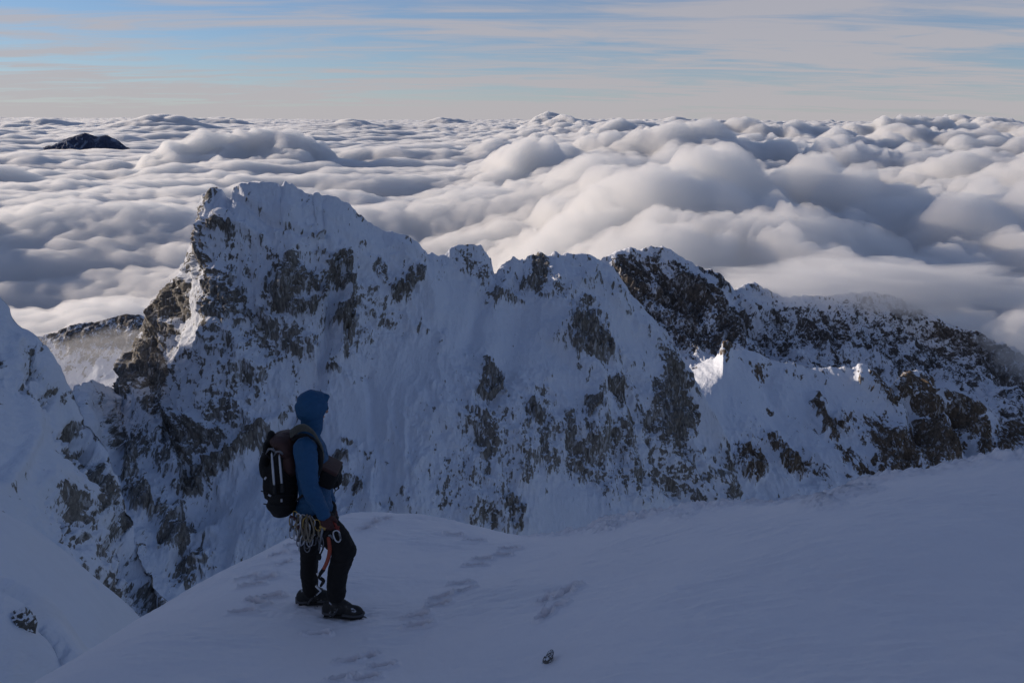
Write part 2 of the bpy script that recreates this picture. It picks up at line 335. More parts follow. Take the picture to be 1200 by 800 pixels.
pl = [(112, 540, 10, 34, -30, 1.4), (96, 505, 10, 12, -30, 1.0), (-20, 480, 70, 60, 0, -.8), (30, 520, 50, 60, 0, -.7), (20, 580, 60, 50, 0, -.6), (80, 700, 60, 30, 30, -.8), (60, 420, 10, 30, -30, -.6), (128, 572, 11, 34, -26, 1.3), (150, 600, 12, 18, -20, 1.0), (140, 640, 18, 16, -30, .6), (85, 505, 10, 5, 20, .8), (160, 598, 12, 15, 0, 1.2), (150, 500, 20, 30, -20, .55), (158, 520, 18, 25, 0, .5),
      (55, 464, 16, 7, -12, 1.1), (32, 452, 8, 12, 10, .9), (3, 445, 5, 9, 0, 1.0), (2, 415, 4, 12, -10, .7), (44, 425, 4, 9, 0, .6), (115, 462, 12, 6, 20, .5), (128, 475, 14, 8, 20, .4),
      (105, 600, 16, 22, -30, .45), (92, 612, 6, 9, 0, .8), (75, 580, 22, 16, 0, .4), (65, 530, 14, 8, 20, .5), (50, 660, 16, 12, 30, .55), (110, 630, 20, 14, 0, .35), (145, 620, 10, 12, 0, .5), (150, 640, 16, 20, -30, .45),
      (160, 690, 26, 24, 0, .78), (178, 705, 12, 26, -10, .9), (186, 690, 7, 30, -8, 1.0), (130, 715, 16, 8, 0, .7), (170, 655, 14, 14, 0, .7), (175, 640, 6, 10, 0, .8), (35, 620, 25, 12, 0, .3), (90, 545, 10, 10, 0, .4)]
pl = [(a, b, c, d, e, f*(.85 if f > .85 else .7) if f > 0 else f) for a, b, c, d, e, f in pl]
fl = [([(20, 400), (30, 450), (40, 500), (20, 560)], 9, -1.5), ([(100, 500), (125, 560), (160, 610), (185, 690)], 9, 2.0), ([(125, 500), (150, 560)], 5, -1.2), ([(60, 560), (100, 620), (150, 680)], 10, -1.2), ([(70, 640), (110, 690), (160, 740)], 14, -2.0)]
mountain('left_slope', rl, [(-3, 4, -6), (-34, 40, -60), (-130, 160, -280)], mat_left, 1500, 620, pl, fl, 30.0, rough_base=.34, base_dens=.10, amp=(1.2, 1.3, 1.5), steep=1.3,
         label='steep snow slope with rock slabs falling from the left')

# --- unseen summit added left of view to block low sun from the near snow
sx = np.linspace(-1250, -230, 230); sy = np.linspace(-420, 760, 280)
SX, SY = np.meshgrid(sx, sy)
dl_ = seg_dist(SX, SY, [(-340, 150), (-450, 190), (-560, 170), (-760, 150), (-1000, 60)])
dsp = seg_dist(SX, SY, [(-460, 190), (-450, 330), (-468, 440), (-475, 478)])  # spur added to shade the foot of the big peak
SZ = 235-dl_*1.05+14*fbm(SX/90, SY/90, SX*0, 4)+26*ridged(SX/140, SY/140, SX*0+4, 3)-np.clip(-330-SX, -200, 0)*0
SZ = SZ-np.clip(SX+420, 0, 200)*.9
SZ = np.maximum(SZ, 128-.28*np.clip(SY-190, 0, 999)-dsp*1.6+16*ridged(SX/70, SY/70, SX*0+9, 3)-16)
SZ = np.maximum(SZ, -700)
o = grid_mesh('shading_summit', np.stack([SX, SY, SZ], -1), mat_left, {'rock': .15+.5*sstep(.1, .6, ridged(SX/60, SY/60, SX*0, 3)-.5)})
tag(o, kind='structure')

# --- ridge in the middle distance on the right
rc_ = [(760, 470, 640), (800, 438, 695), (812, 430, 712), (824, 423, 706), (836, 419, 688), (843, 414, 668), (847, 403, 655), (853, 400, 652), (857, 405, 655), (859, 410, 658), (870, 409, 660), (890, 414, 659), (905, 422, 659), (930, 426, 658), (950, 431, 657), (975, 432, 656), (1000, 435, 655), (1010, 431, 654), (1020, 438, 652), (1032, 452, 648), (1046, 462, 645), (1054, 444, 646), (1066, 436, 648), (1080, 434, 650), (1090, 442, 648),
       (1096, 456, 645), (1110, 458, 645), (1130, 470, 645), (1150, 474, 645), (1165, 486, 645), (1176, 497, 640), (1184, 494, 640), (1200, 497, 636), (1260, 480, 630), (1400, 520, 620)]
rm = [rc_,
    [(760, 500, 610), (850, 445, 625), (950, 470, 622), (1050, 495, 615), (1150, 520, 605), (1260, 520, 600), (1400, 560, 590)],
    [(760, 560, 540), (850, 515, 555), (950, 530, 555), (1050, 545, 550), (1150, 565, 545), (1260, 580, 540), (1400, 610, 540)],
    [(760, 640, 470), (850, 610, 480), (950, 610, 485), (1050, 620, 485), (1200, 640, 480), (1400, 690, 470)],
    [(760, 760, 400), (950, 740, 410), (1200, 780, 400), (1400, 820, 390)]]
pm = [(851, 409, 6, 11, 5, 1.8), (855, 460, 55, 50, 10, -.85), (990, 465, 40, 20, 10, -.7), (930, 470, 20, 40, 0, -.5), (900, 580, 60, 14, 0, -.6), (1010, 580, 50, 14, 0, -.5), (850, 411, 6, 10, 10, 1.3), (893, 430, 13, 8, 30, .9), (922, 435, 5, 5, 0, .5), (962, 485, 6, 22, -28, 1.15), (958, 472, 10, 5, 10, .8), (932, 545, 17, 12, 25, 1.1), (910, 520, 16, 8, 30, .5), (902, 480, 8, 4, 0, .5),
      (880, 545, 14, 22, -30, .75), (870, 500, 22, 16, 30, .35), (990, 532, 14, 7, 25, 1.0), (978, 512, 8, 10, 0, .6), (1018, 548, 20, 9, 20, .85), (1030, 455, 9, 26, -38, 1.1), (1045, 470, 8, 16, -38, .9), (1032, 440, 14, 5, 30, .9), (1072, 449, 18, 12, 0, 1.15),
      (1088, 488, 10, 38, -8, 1.25), (1084, 520, 16, 22, -30, 1.2), (1105, 535, 20, 18, -35, .95), (1135, 495, 12, 34, -28, 1.25), (1148, 520, 12, 22, -28, 1.1), (1120, 462, 28, 10, 20, .9), (1150, 478, 22, 10, 10, .9), (1180, 520, 12, 16, -30, .8), (1062, 540, 22, 14, -20, .75),
      (1045, 525, 20, 16, -30, .6), (1030, 510, 20, 16, 0, .45), (1000, 490, 25, 20, 0, .3), (1160, 540, 18, 10, 0, .5), (1195, 500, 30, 26, 0, .6), (1300, 560, 90, 60, 0, .5), (1015, 470, 8, 10, 0, .5)]
fm = [([(1010, 435), (1030, 460), (1050, 490), (1055, 520)], 9, 7.0), ([(1085, 450), (1090, 490), (1110, 540)], 12, 9.0), ([(1125, 470), (1140, 510), (1160, 550)], 11, 8.0), ([(1064, 470), (1070, 520)], 9, -6.0), ([(1112, 480), (1125, 530)], 7, -6.0),
      ([(955, 465), (970, 510)], 6, 4.0), ([(900, 440), (930, 520), (940, 560)], 14, -5.0)]
rm = [[(a, b, c-(90*min(1, max(0, (870-a)/110.)))) for a, b, c in r_] for r_ in rm]
mountain('middle_ridge', rm, [(0, 12, -14), (0, 90, -110), (0, 300, -420)], mat_mid, 950, 420, pm, fm, 60.0, rough_base=.26, base_dens=.07, amp=(1, 1.1, 1.5), steep=1.2, tiltg=.5,
         label='snowy ridge with brown rock ribs on the right')

# --- dark broken ridge behind it, running down into the cloud
rf = [(640, 330, 1000), (680, 322, 1010), (705, 304, 1020), (722, 298, 1025), (738, 292, 1030), (750, 294, 1032), (762, 288, 1035), (772, 289, 1036), (785, 296, 1038), (800, 305, 1040), (812, 315, 1042), (826, 317, 1045), (836, 320, 1047), (850, 330, 1050), (862, 342, 1055), (872, 335, 1065), (884, 331, 1075), (893, 337, 1085),
      (905, 344, 1095), (925, 350, 1110), (950, 346, 1130), (975, 348, 1150), (1000, 344, 1170), (1020, 343, 1185), (1045, 346, 1200), (1060, 351, 1205), (1080, 362, 1205), (1100, 374, 1203), (1122, 383, 1200), (1140, 391, 1196), (1160, 400, 1190), (1180, 407, 1185), (1192, 412, 1180), (1196, 430, 1170), (1240, 450, 1150), (1400, 520, 1100)]
rfr = [rf,
    [(640, 350, 975), (740, 335, 985), (830, 350, 1000), (900, 375, 1040), (1000, 370, 1130), (1100, 395, 1170), (1192, 436, 1140), (1400, 540, 1060)],
    [(640, 400, 900), (740, 400, 900), (830, 400, 920), (900, 410, 960), (1000, 410, 1020), (1100, 430, 1050), (1192, 470, 1030), (1400, 560, 980)],
    [(640, 470, 800), (830, 450, 830), (1000, 460, 850), (1192, 510, 860), (1400, 600, 860)],
    [(640, 600, 680), (830, 600, 700), (1000, 600, 720), (1192, 640, 720), (1400, 720, 720)]]
pf = [(740, 310, 28, 14, 10, .85), (768, 303, 9, 16, 0, 1.1), (735, 328, 26, 20, 20, 1.05), (745, 345, 22, 16, 20, 1.1), (778, 335, 14, 20, 0, 1.0), (800, 352, 30, 22, 10, 1.25), (790, 340, 20, 20, 0, 1.0), (808, 375, 16, 18, -10, 1.15), (760, 325, 30, 24, 0, .75), (790, 318, 20, 12, 30, .6),
      (822, 315, 20, 6, 35, .9), (845, 330, 26, 5, 40, .9), (850, 372, 20, 16, 30, 1.05), (842, 398, 26, 16, 0, 1.05), (830, 412, 20, 12, 0, 1.1), (800, 400, 20, 14, 0, .8), (870, 385, 16, 12, 20, .8), (885, 340, 14, 6, 10, .8), (906, 350, 20, 8, 10, .5), (780, 370, 40, 20, 0, .6),
      (930, 385, 60, 30, 0, .5), (990, 400, 60, 26, 10, .58), (1010, 360, 60, 14, 5, .55), (1060, 365, 40, 18, 20, .8), (1050, 395, 60, 25, 20, .66), (1120, 400, 55, 16, 25, 1.1), (1150, 425, 55, 24, 20, 1.1), (1100, 425, 40, 20, 15, .8), (1175, 445, 30, 22, 20, 1.0), (1050, 430, 50, 18, 15, .6), (1130, 450, 40, 16, 15, .7), (1250, 500, 90, 60, 20, .9),
      (880, 410, 30, 10, 0, .4), (960, 425, 50, 10, 5, .35), (850, 350, 14, 14, 30, -.5)]
ff = [([(765, 292), (790, 330), (820, 380)], 14, 8.0), ([(720, 310), (745, 350), (770, 400)], 12, 6.0), ([(850, 335), (880, 370), (910, 410)], 14, -8.0), ([(835, 365), (850, 400)], 12, 8.0), ([(1060, 352), (1100, 400), (1160, 440)], 14, 6.0)]
pf = [(a, b, c, d, e, f*(.66 if a < 900 else .56) if f > 0 else f) for a, b, c, d, e, f in pf]
mountain('far_ridge', rfr, [(0, 20, -18), (0, 200, -150), (0, 500, -500)], mat_far, 1000, 400, pf, ff, 95.0, rough_base=.45, base_dens=.05, amp=(1.3, 1.3, 1.8), steep=.8, tiltg=.4,
         label='dark broken ridge running down into the cloud')

# --- hill half in cloud behind the gap, and summits far out in the cloud sea
hz = [(-80, 450, 1450), (20, 404, 1500), (60, 392, 1520), (85, 384, 1540), (118, 377, 1560), (135, 371, 1570), (150, 368, 1575), (162, 371, 1580), (175, 376, 1585), (230, 382, 1600), (300, 420, 1620)]
mountain('misty_hill', [hz, [(-80, 520, 1300), (150, 430, 1420), (300, 500, 1450)], [(-80, 640, 1100), (150, 560, 1150), (300, 640, 1200)]], [(0, 30, -20), (0, 300, -200)],
         mat_far, 300, 120, [(110, 395, 90, 25, 0, .55), (150, 374, 24, 8, 0, .9)], [], 90.0, rough_base=.3, base_dens=.15, steep=.6, nback=20)
def far_summit(px0, px1, pyb, Y, prof, sc, label):
    cr = [(px0+(px1-px0)*t, pyb-h, Y) for t, h in prof]
    lo = [(px0-8, pyb+6, Y*.96), (px1+8, pyb+6, Y*.96)]
    lo2 = [(px0-14, pyb+22, Y*.90), (px1+14, pyb+22, Y*.90)]
    mountain('distant_summit', [cr, lo, lo2], [(0, sc, -sc*.8), (0, sc*8, -sc*9)], mat_dist, 160, 60, [], [], sc, rough_base=.9, base_dens=.75, steep=.6, nback=16, jag=.6, label=label)
mat_dist = mountain_mat('haze_blue_rock', .004, (.034, .044, .080), (.07, .088, .145), aniso=(1, .6, .6), snow=(.35, .42, .55), bumpd=20)  # blue of distance haze is put into the rock and snow colours
far_summit(60, 148, 178, 11500, [(0, 0), (.1, 10), (.2, 15), (.32, 18), (.42, 20), (.5, 18), (.6, 17), (.72, 18), (.85, 12), (1, 2)], 400, 'dark blue summit rising out of the cloud sea')

# --- valley floor far below the cloud, reaching the horizon
s = N('valley_ground'); b = s.n('ShaderNodeBsdfPrincipled'); b.inputs['Roughness'].default_value = .95
s.put(b.inputs['Base Color'], s.mix(s.noise(s.n('ShaderNodeTexCoord').outputs['Object'], .0008, 6), C(.05, .07, .05), C(.14, .15, .14))); s.put(s.out.inputs[0], b)
g = np.array([[[x, y, -1100.0] for x in np.linspace(-90000, 90000, 9)] for y in np.linspace(-90000, 90000, 9)])
tag(grid_mesh('valley_floor', g, s.m), kind='structure')

# ------------------------------------------------------------------ sea of clouds
def puffs(x, y, cell, seed):
    """round domes on a jittered grid: 0..1"""
    x = x/cell; y = y/cell
    xi = np.floor(x).astype(np.int64); yi = np.floor(y).astype(np.int64)
    out = np.zeros_like(x)
    for dx in (-1, 0, 1):
        for dy in (-1, 0, 1):
            a = xi+dx; b_ = yi+dy
            h = _perm[(_perm[(a+seed) & 255]+b_) & 255]; h2 = _perm[(h+57) & 255]; h3 = _perm[(h2+91) & 255]
            cx = a+.15+.7*h/255.; cy = b_+.15+.7*h2/255.; rr = .55+.5*h3/255.
            d2 = ((x-cx)**2+(y-cy)**2)/rr**2
            out = np.maximum(out, np.sqrt(np.maximum(0, 1-d2))*(.45+.55*h3/255.))
    return out
NC, NR = 950, 1150
az = np.linspace(R(-46), R(46), NC)[None, :]
rr_ = (800*np.exp(np.linspace(0, math.log(95000/800.), NR)))[:, None]
cx = rr_*np.sin(az); cy = rr_*np.cos(az)
z0 = np.zeros_like(cx)
wx = 260*fbm(cx/900, cy/900, z0, 3); wy = 260*fbm(cx/900, cy/900, z0+41, 3)
X, Yc = cx+wx, cy+wy
right = sstep(-.15, .12, cx/cy)                       # left: layered, right: cumulus heads
big = fbm(cx/6200, cy/2600, z0+5, 3)
band = fbm(cx/2600+.3*cy/2600, cy/620, z0+11, 4)
p0 = puffs(X*.8, Yc, 2100, 31); p1 = puffs(X, Yc, 980, 3); p2 = puffs(X+300, Yc-200, 430, 19); p3 = puffs(X*1.0+.3*wx, Yc, 190, 77); p4 = puffs(X, Yc+.3*wy, 90, 143)
dens = sstep(-.35, .55, big+.15)
far = sstep(20000, 4000, rr_)
H = -478 + 85*big + (85-30*right)*band
H = H + (40+165*right)*(.35+.65*dens)*(.18*p0*right+.62*p1*(.35+p0)+.85*p2*(.35+p1)) + (34+80*right)*p3*(.25+p2) + (14+34*right)*p4*(.3+p3)*far
H = H + 14*fbm(cx/70, cy/70, z0+9, 3)*far
H = H - (170-60*right)*sstep(.10, .6, fbm(cx/3800+7, cy/900, z0+21, 3))*(1-.4*right)
def bump_at(px, py, Y, hx, hy, amp):
    p = P(px, py, Y)
    e = np.exp(-(((cx-p[0])/hx)**2+((cy-p[1])/hy)**2)**1.3)
    return amp*e
cauli = .35*p2+.45*p3+.25*p4
def tower(px, py, Y, r, h):
    p = P(px, py, Y)
    d = np.hypot((cx+.35*wx-p[0])/r, (cy+.35*wy-p[1])/r)
    return h*np.sqrt(np.maximum(0, 1-d*d))*(.45+.30*p2+.30*p3+.2*p4)
T = np.zeros_like(H)
for a_ in [(290, 190, 8600, 420, 360), (262, 190, 8300, 330, 260), (322, 192, 8500, 380, 280), (352, 192, 8700, 380, 260), (232, 190, 8300, 380, 260), (205, 190, 8200, 350, 170), (275, 195, 7900, 300, 150), (330, 197, 8000, 300, 120),
           (1075, 160, 15000, 650, 330), (1100, 160, 15500, 500, 260), (1055, 160, 15200, 420, 220), (1140, 162, 15500, 500, 200), (1150, 235, 3300, 190, 110), (1170, 240, 3200, 150, 150), (870, 260, 3100, 210, 150), (850, 262, 2900, 170, 110), (900, 270, 2900, 150, 90), (960, 270, 3100, 170, 110), (985, 272, 2900, 120, 90),
           (620, 200, 6000, 400, 110), (520, 225, 4800, 260, 80), (1000, 195, 6200, 350, 170), (905, 180, 7500, 320, 120)]:
    T = np.maximum(T, tower(*a_))
H = H + T
H = H + bump_at(870, 330, 2300, 330, 420, 60)*(.4+.7*p2) + bump_at(1010, 345, 1900, 420, 330, 95)*(.8+.3*p3)
H = H + bump_at(1150, 300, 2600, 320, 400, 130)*(.5+.6*p2) + bump_at(1280, 420, 1900, 300, 420, 60)
H = H + bump_at(1075, 160, 16000, 900, 1500, 260)*(.5+.6*p1)
H = H - bump_at(60, 400, 1500, 380, 380, 40) - bump_at(150, 300, 2500, 600, 260, 70)
cap = sstep(1750, 1300, cy+.1*cx)*sstep(-150, 0, cx)           # the ridge on the right stays clear of the fog
H = H*(1-cap)+np.minimum(H, -470)*cap
H = np.maximum(H, -720)
for k in range(10):                                    # a few far cumulus heads breaking the horizon
    a_ = R(random.uniform(-30, 30)); r_ = random.uniform(26000, 60000); s_ = random.uniform(900, 2200)
    H = H + random.uniform(260, 520)*np.exp(-(((cx-r_*math.sin(a_))/s_)**2+((cy-r_*math.cos(a_))/s_)**2))*(.5+.7*p1)
for _ in range(3):
    Hp = np.pad(H, 1, mode='edge'); H = (Hp[1:-1, 1:-1]*2+Hp[:-2, 1:-1]+Hp[2:, 1:-1]+Hp[1:-1, :-2]+Hp[1:-1, 2:])/6
lid = np.stack([cx, cy, H], -1)
nl = normals(lid); nl = np.where(nl[..., 2:] < 0, -nl, nl)
nl[..., :2] *= .38
s1 = 1-2*np.abs(perlin(cx/95, cy/95, H/95)); s2 = 1-2*np.abs(perlin(cx/46+9, cy/46, H/46)); s3 = perlin(cx/21, cy/21, H/21)
lump = -(s1*13+s2*6.5*sstep(9000, 5000, rr_)+s3*2.5*sstep(4500, 2500, rr_))*far*(.42+.58*right)
lump = lump-(1-2*np.abs(perlin(cx/230, cy/230, H/230)))*24*(.15+.85*right)
mid = -(1-2*np.abs(perlin(cx/520+4, cy/420, H/400)))*55*sstep(3000, 9000, rr_)-(1-2*np.abs(perlin(cx/1300+4, cy/900, H/900)))*70*sstep(9000, 20000, rr_)
mid = mid*(.6+.4*right)
mid = mid-((1-2*np.abs(perlin(cx/420, cy/420, H/300)))*95+(1-2*np.abs(perlin(cx/190, cy/190, H/150)))*45)*np.clip(T/140, 0, 1)*sstep(5000, 7000, rr_)
lid = lid+nl*((lump+mid)*np.clip(nl[..., 2]*1.6-.6, .05, 1))[..., None]
ZB = -850.0
loop = np.concatenate([lid, lid[-1:]*[1, 1, 0]+[0, 0, ZB], lid[:1]*[1, 1, 0]+[0, 0, ZB], lid[:1]])
nr, nc = loop.shape[:2]; nr -= 1
idx = np.arange(nr*nc).reshape(nr, nc); idn = np.roll(idx, -1, 0)
q = np.stack([idx[:, :-1], idx[:, 1:], idn[:, 1:], idn[:, :-1]], -1).reshape(-1, 4)
me = bpy.data.meshes.new('sea_of_clouds')
Vc = loop[:-1].reshape(-1, 3)
lv = np.concatenate([q.reshape(-1), idx[:, 0], idx[::-1, -1]]).astype(np.int32)
ls = np.concatenate([np.arange(0, q.size, 4), [q.size, q.size+nr]]).astype(np.int32)
me.vertices.add(len(Vc)); me.vertices.foreach_set('co', Vc.reshape(-1).astype(np.float32))
me.loops.add(len(lv)); me.loops.foreach_set('vertex_index', lv)
me.polygons.add(len(ls)); me.polygons.foreach_set('loop_start', ls)
me.update(calc_edges=True)
s = N('cloud_vapour'); v = s.n('ShaderNodeVolumeScatter'); v.inputs['Color'].default_value = C(.985, .950, .915); v.inputs['Density'].default_value = CLOUD_D; v.inputs['Anisotropy'].default_value = .25
s.t.links.new(v.outputs[0], s.out.inputs['Volume'])
me.materials.append(s.m)
o = bpy.data.objects.new('sea_of_clouds', me); col.objects.link(o)
tag(o, 'sea of billowing grey and white cloud below the summits reaching the horizon', kind='stuff')

# thin mist drifting over the hill in the gap and the end of the dark ridge
def mist(c, r, seed, dens, tint=(.99, .985, .98)):
    me = bpy.data.meshes.new('mist'); import bmesh
    bm = bmesh.new(); bmesh.ops.create_icosphere(bm, subdivisions=6, radius=1)
    co = np.array([v.co[:] for v in bm.verts]); d = 1+.45*fbm(co[:, 0]*2+seed, co[:, 1]*2, co[:, 2]*2, 4)
    co = co*d[:, None]*np.array(r)
    for v, c_ in zip(bm.verts, co): v.co = c_
    bm.to_mesh(me); bm.free()
    s = N('mist_vapour'); v = s.n('ShaderNodeVolumeScatter'); v.inputs['Color'].default_value = C(*tint); v.inputs['Density'].default_value = dens; v.inputs['Anisotropy'].default_value = .25
    s.t.links.new(v.outputs[0], s.out.inputs['Volume']); me.materials.append(s.m)
    o = bpy.data.objects.new('mist', me); col.objects.link(o); o.location = c
    tag(o, kind='stuff')
mist(P(110, 425, 1420), (240, 110, 50), 3, .0032)
mist(P(1030, 336, 1175), (215, 80, 34), 8, .016)
mist(P(925, 330, 1110), (90, 60, 20), 18, .014)
mist(P(1215, 430, 1120), (80, 90, 60), 28, .012)

# ------------------------------------------------------------------ foreground snow
YP = 6.0
ctrl = []
def cp(px, py, Y): ctrl.append(P(px, py, Y))
# edge of the mound on which the climber stands (silhouette)
for px, py, Y in [(60, 800, 4.6), (130, 748, 5.6), (200, 707, 6.6), (260, 673, 7.4), (300, 652, 8.0), (340, 631, 8.6), (375, 615, 9.1), (405, 608, 9.4), (440, 605, 9.6), (480, 605, 9.7), (520, 610, 9.7), (560, 620, 9.7), (600, 632, 9.6), (640, 640, 9.2)]: cp(px, py, Y)
# crest of the bank on the right
for px, py, Y in [(700, 622, 8.4), (780, 605, 8.0), (860, 598, 7.8), (940, 592, 7.6), (985, 578, 7.5), (1050, 565, 7.4), (1100, 556, 7.3), (1150, 545, 7.2), (1200, 539, 7.1), (1300, 520, 7.0), (1400, 505, 6.9)]: cp(px, py, Y)
# middle
for px, py, Y in [(390, 716, 6.0), (360, 708, 6.1), (300, 720, 5.8), (240, 760, 5.1), (480, 690, 6.5), (560, 690, 6.3), (480, 650, 7.7), (560, 655, 7.5), (620, 660, 7.3), (480, 760, 5.3), (600, 740, 5.2), (700, 690, 5.7), (800, 680, 5.4), (900, 670, 5.3), (1000, 650, 5.3), (1150, 620, 5.5), (1300, 610, 5.5),
                  (700, 780, 4.4), (850, 780, 4.2), (1000, 780, 4.0), (1200, 780, 3.8), (450, 800, 4.6), (300, 800, 4.6), (180, 800, 4.6), (640, 800, 4.4), (1400, 780, 3.8)]: cp(px, py, Y)
# under and behind the camera, sides
for x, y, z in [(0, 0, -1.75), (0, 2, -2.35), (2, 2, -2.2), (-2, 2, -3.0), (4, 2, -2.1), (4, 0, -1.5), (-3, 0, -2.9), (0, -4, -1.0), (5, -4, -.6), (-4, -4, -2.4), (8, 2, -2.2), (8, 5, -2.7), (9, -4, -.5)]: ctrl.append(np.array([x, y, z], float))
# beyond the edges the snow falls away
def edge_out(px, py, Y, dx, dy, dz):
    ctrl.append(P(px, py, Y)+np.array([dx, dy, dz]))
for px, py, Y in [(60, 800, 4.6), (130, 748, 5.6), (200, 707, 6.6), (260, 673, 7.4), (300, 652, 8.0)]:
    edge_out(px, py, Y, -.7, .5, -.62); edge_out(px, py, Y, -2.2, 1.6, -2.6); edge_out(px, py, Y, -4.5, 3.2, -6.5)
for px, py, Y in [(375, 615, 9.1), (440, 605, 9.6), (520, 610, 9.7), (600, 632, 9.6)]:
    edge_out(px, py, Y, -.1, .9, -.75); edge_out(px, py, Y, -.3, 2.6, -2.9); edge_out(px, py, Y, -.5, 5.0, -7.0)
for px, py, Y in [(700, 622, 8.4), (780, 605, 8.0), (860, 598, 7.8), (940, 592, 7.6), (1050, 565, 7.4), (1200, 539, 7.1), (1400, 505, 6.9)]:
    edge_out(px, py, Y, .1, .5, -.38); edge_out(px, py, Y, .3, 2.0, -2.4); edge_out(px, py, Y, .5, 4.5, -6.8)
ctrl = np.array(ctrl)
Kd = np.linalg.norm(ctrl[:, None, :2]-ctrl[None, :, :2], axis=2)
def tps(r): return np.where(r > 1e-9, r*r*np.log(r+1e-12), 0)
n_ = len(ctrl); A = np.zeros((n_+3, n_+3)); A[:n_, :n_] = tps(Kd)+np.eye(n_)*.003
A[:n_, n_] = 1; A[:n_, n_+1:] = ctrl[:, :2]; A[n_, :n_] = 1; A[n_+1:, :n_] = ctrl[:, :2].T
wt = np.linalg.solve(A, np.concatenate([ctrl[:, 2], [0, 0, 0]]))
def ground_z(x, y):
    x = np.asarray(x, float); y = np.asarray(y, float)
    z = wt[n_]+wt[n_+1]*x+wt[n_+2]*y
    for i in range(n_): z = z+wt[i]*tps(np.hypot(x-ctrl[i, 0], y-ctrl[i, 1]))
    return z
def hit(px, py):
    """where the ray through a photo pixel meets the smooth snow"""
    r = ray(px, py); t = np.linspace(1.5, 14, 1200); p = r[None]*t[:, None]
    k = np.argmax(p[:, 2] < ground_z(p[:, 0], p[:, 1])); return p[k]
def axis_(segs):
    return np.concatenate([np.linspace(a, b, n, endpoint=False) for a, b, n in segs]+[[segs[-1][1]]])
gx = axis_([(-9, -4, 60), (-4, 2.2, 620), (2.2, 9, 340), (9, 14, 40)])
gy = axis_([(-5, 3.0, 80), (3.0, 11, 760), (11, 16, 60)])
GX, GY = np.meshgrid(gx, gy)
GZ = ground_z(GX, GY)
zz = np.zeros_like(GX)
detail = .034*fbm(GX/1.3, GY/1.3, zz, 4)+.005*fbm(GX/.18, GY/.22, zz+4, 3)+.012*fbm(GX/.5+GY*.3, GY/.28, zz+14, 3)*sstep(0, 4, GX)
# rime feathers on the lip of the right bank
cl = [P(a, b, c) for a, b, c in [(650, 636, 9.0), (700, 622, 8.4), (780, 605, 8.0), (860, 598, 7.8), (940, 592, 7.6), (985, 578, 7.5), (1050, 565, 7.4), (1100, 556, 7.3), (1150, 545, 7.2), (1200, 539, 7.1), (1400, 505, 6.9)]]
dl = seg_dist(GX, GY, [(p[0], p[1]) for p in cl])
rim = np.exp(-(dl/.30)**2)
detail = detail + rim*(.075*np.clip(ridged(GX/.16, GY/.13, zz+3, 3)+.1, 0, 2)+.07*fbm(GX/.55, GY/.5, zz+8, 4))
for qx, qy, am in [(713, 618, .06), (960, 588, .07), (985, 577, .05), (1010, 572, .04), (800, 604, .03)]:
    p = hit(qx, qy+3); detail = detail+am*np.exp(-((GX-p[0])/.13)**2-((GY-p[1])/.25)**2)*(.6+.8*ridged(GX/.06, GY/.06, zz+5, 2))
# wind crust
wc_ = fbm(GX/1.1, GY/1.1, zz+33, 3)
detail = detail+.013*ridged(GX/.55+GY*.5+wc_*.6, GY/.13, zz+3, 3)*sstep(-.3, .5, wc_)+.0025*fbm(GX/.07, GY/.05, zz+44, 3)
# footprints
def print_at(px, py, ang, L=.14, Wd=.036, dep=.05, deep=1):
    p = hit(px, py); c, s_ = math.cos(ang), math.sin(ang)
    x = (GX-p[0])*c+(GY-p[1])*s_; y = -(GX-p[0])*s_+(GY-p[1])*c
    m = (np.abs(x) < L*3) & (np.abs(y) < Wd*5)
    out = np.zeros_like(GX)
    xm, ym = x[m], y[m]
    ym = ym+.006*perlin(xm/.09, ym/.09, 0*xm+px); xm = xm+.006*perlin(xm/.07, ym/.07, 0*xm+py)
    xm = xm/1.0; r = ((xm/L)**4+(ym/(Wd*(1+.25*xm/L)))**4)**.25
    out[m] = -dep*deep*sstep(1.08, .86, r)+.022*deep*np.exp(-((r-1.4)/.22)**2)*(1+perlin(xm/.03, ym/.03, 0*xm))
    return out
prints = [(488, 721, .35), (490, 733, .3), (517, 697, .35), (514, 706, .3), (540, 681, .25), (556, 663, .2), (566, 656, .15), (545, 690, .4), (590, 652, .1), (597, 644, .15),
          (295, 688, .45), (290, 679, .4), (318, 700, .5), (310, 681, .5), (333, 664, 1.2), (327, 651, .3), (284, 716, .4), (300, 706, -.6), (345, 640, .3), (352, 648, .5),
          (408, 774, .6), (430, 770, .9), (400, 793, .5), (428, 793, .4), (448, 780, .2), (427, 618, .9), (436, 612, 1.0), (450, 608, .8), (532, 625, .3), (556, 632, .2),
          (372, 742, .3), (640, 702, .9), (660, 697, .6), (637, 722, 1.0), (668, 690, .5), (650, 712, .8)]
for k, (a, b, c) in enumerate(prints):
    detail = detail+print_at(a, b, c, L=random.uniform(.07, .09), dep=random.uniform(.10, .14)*(.5 if a > 600 else 1))
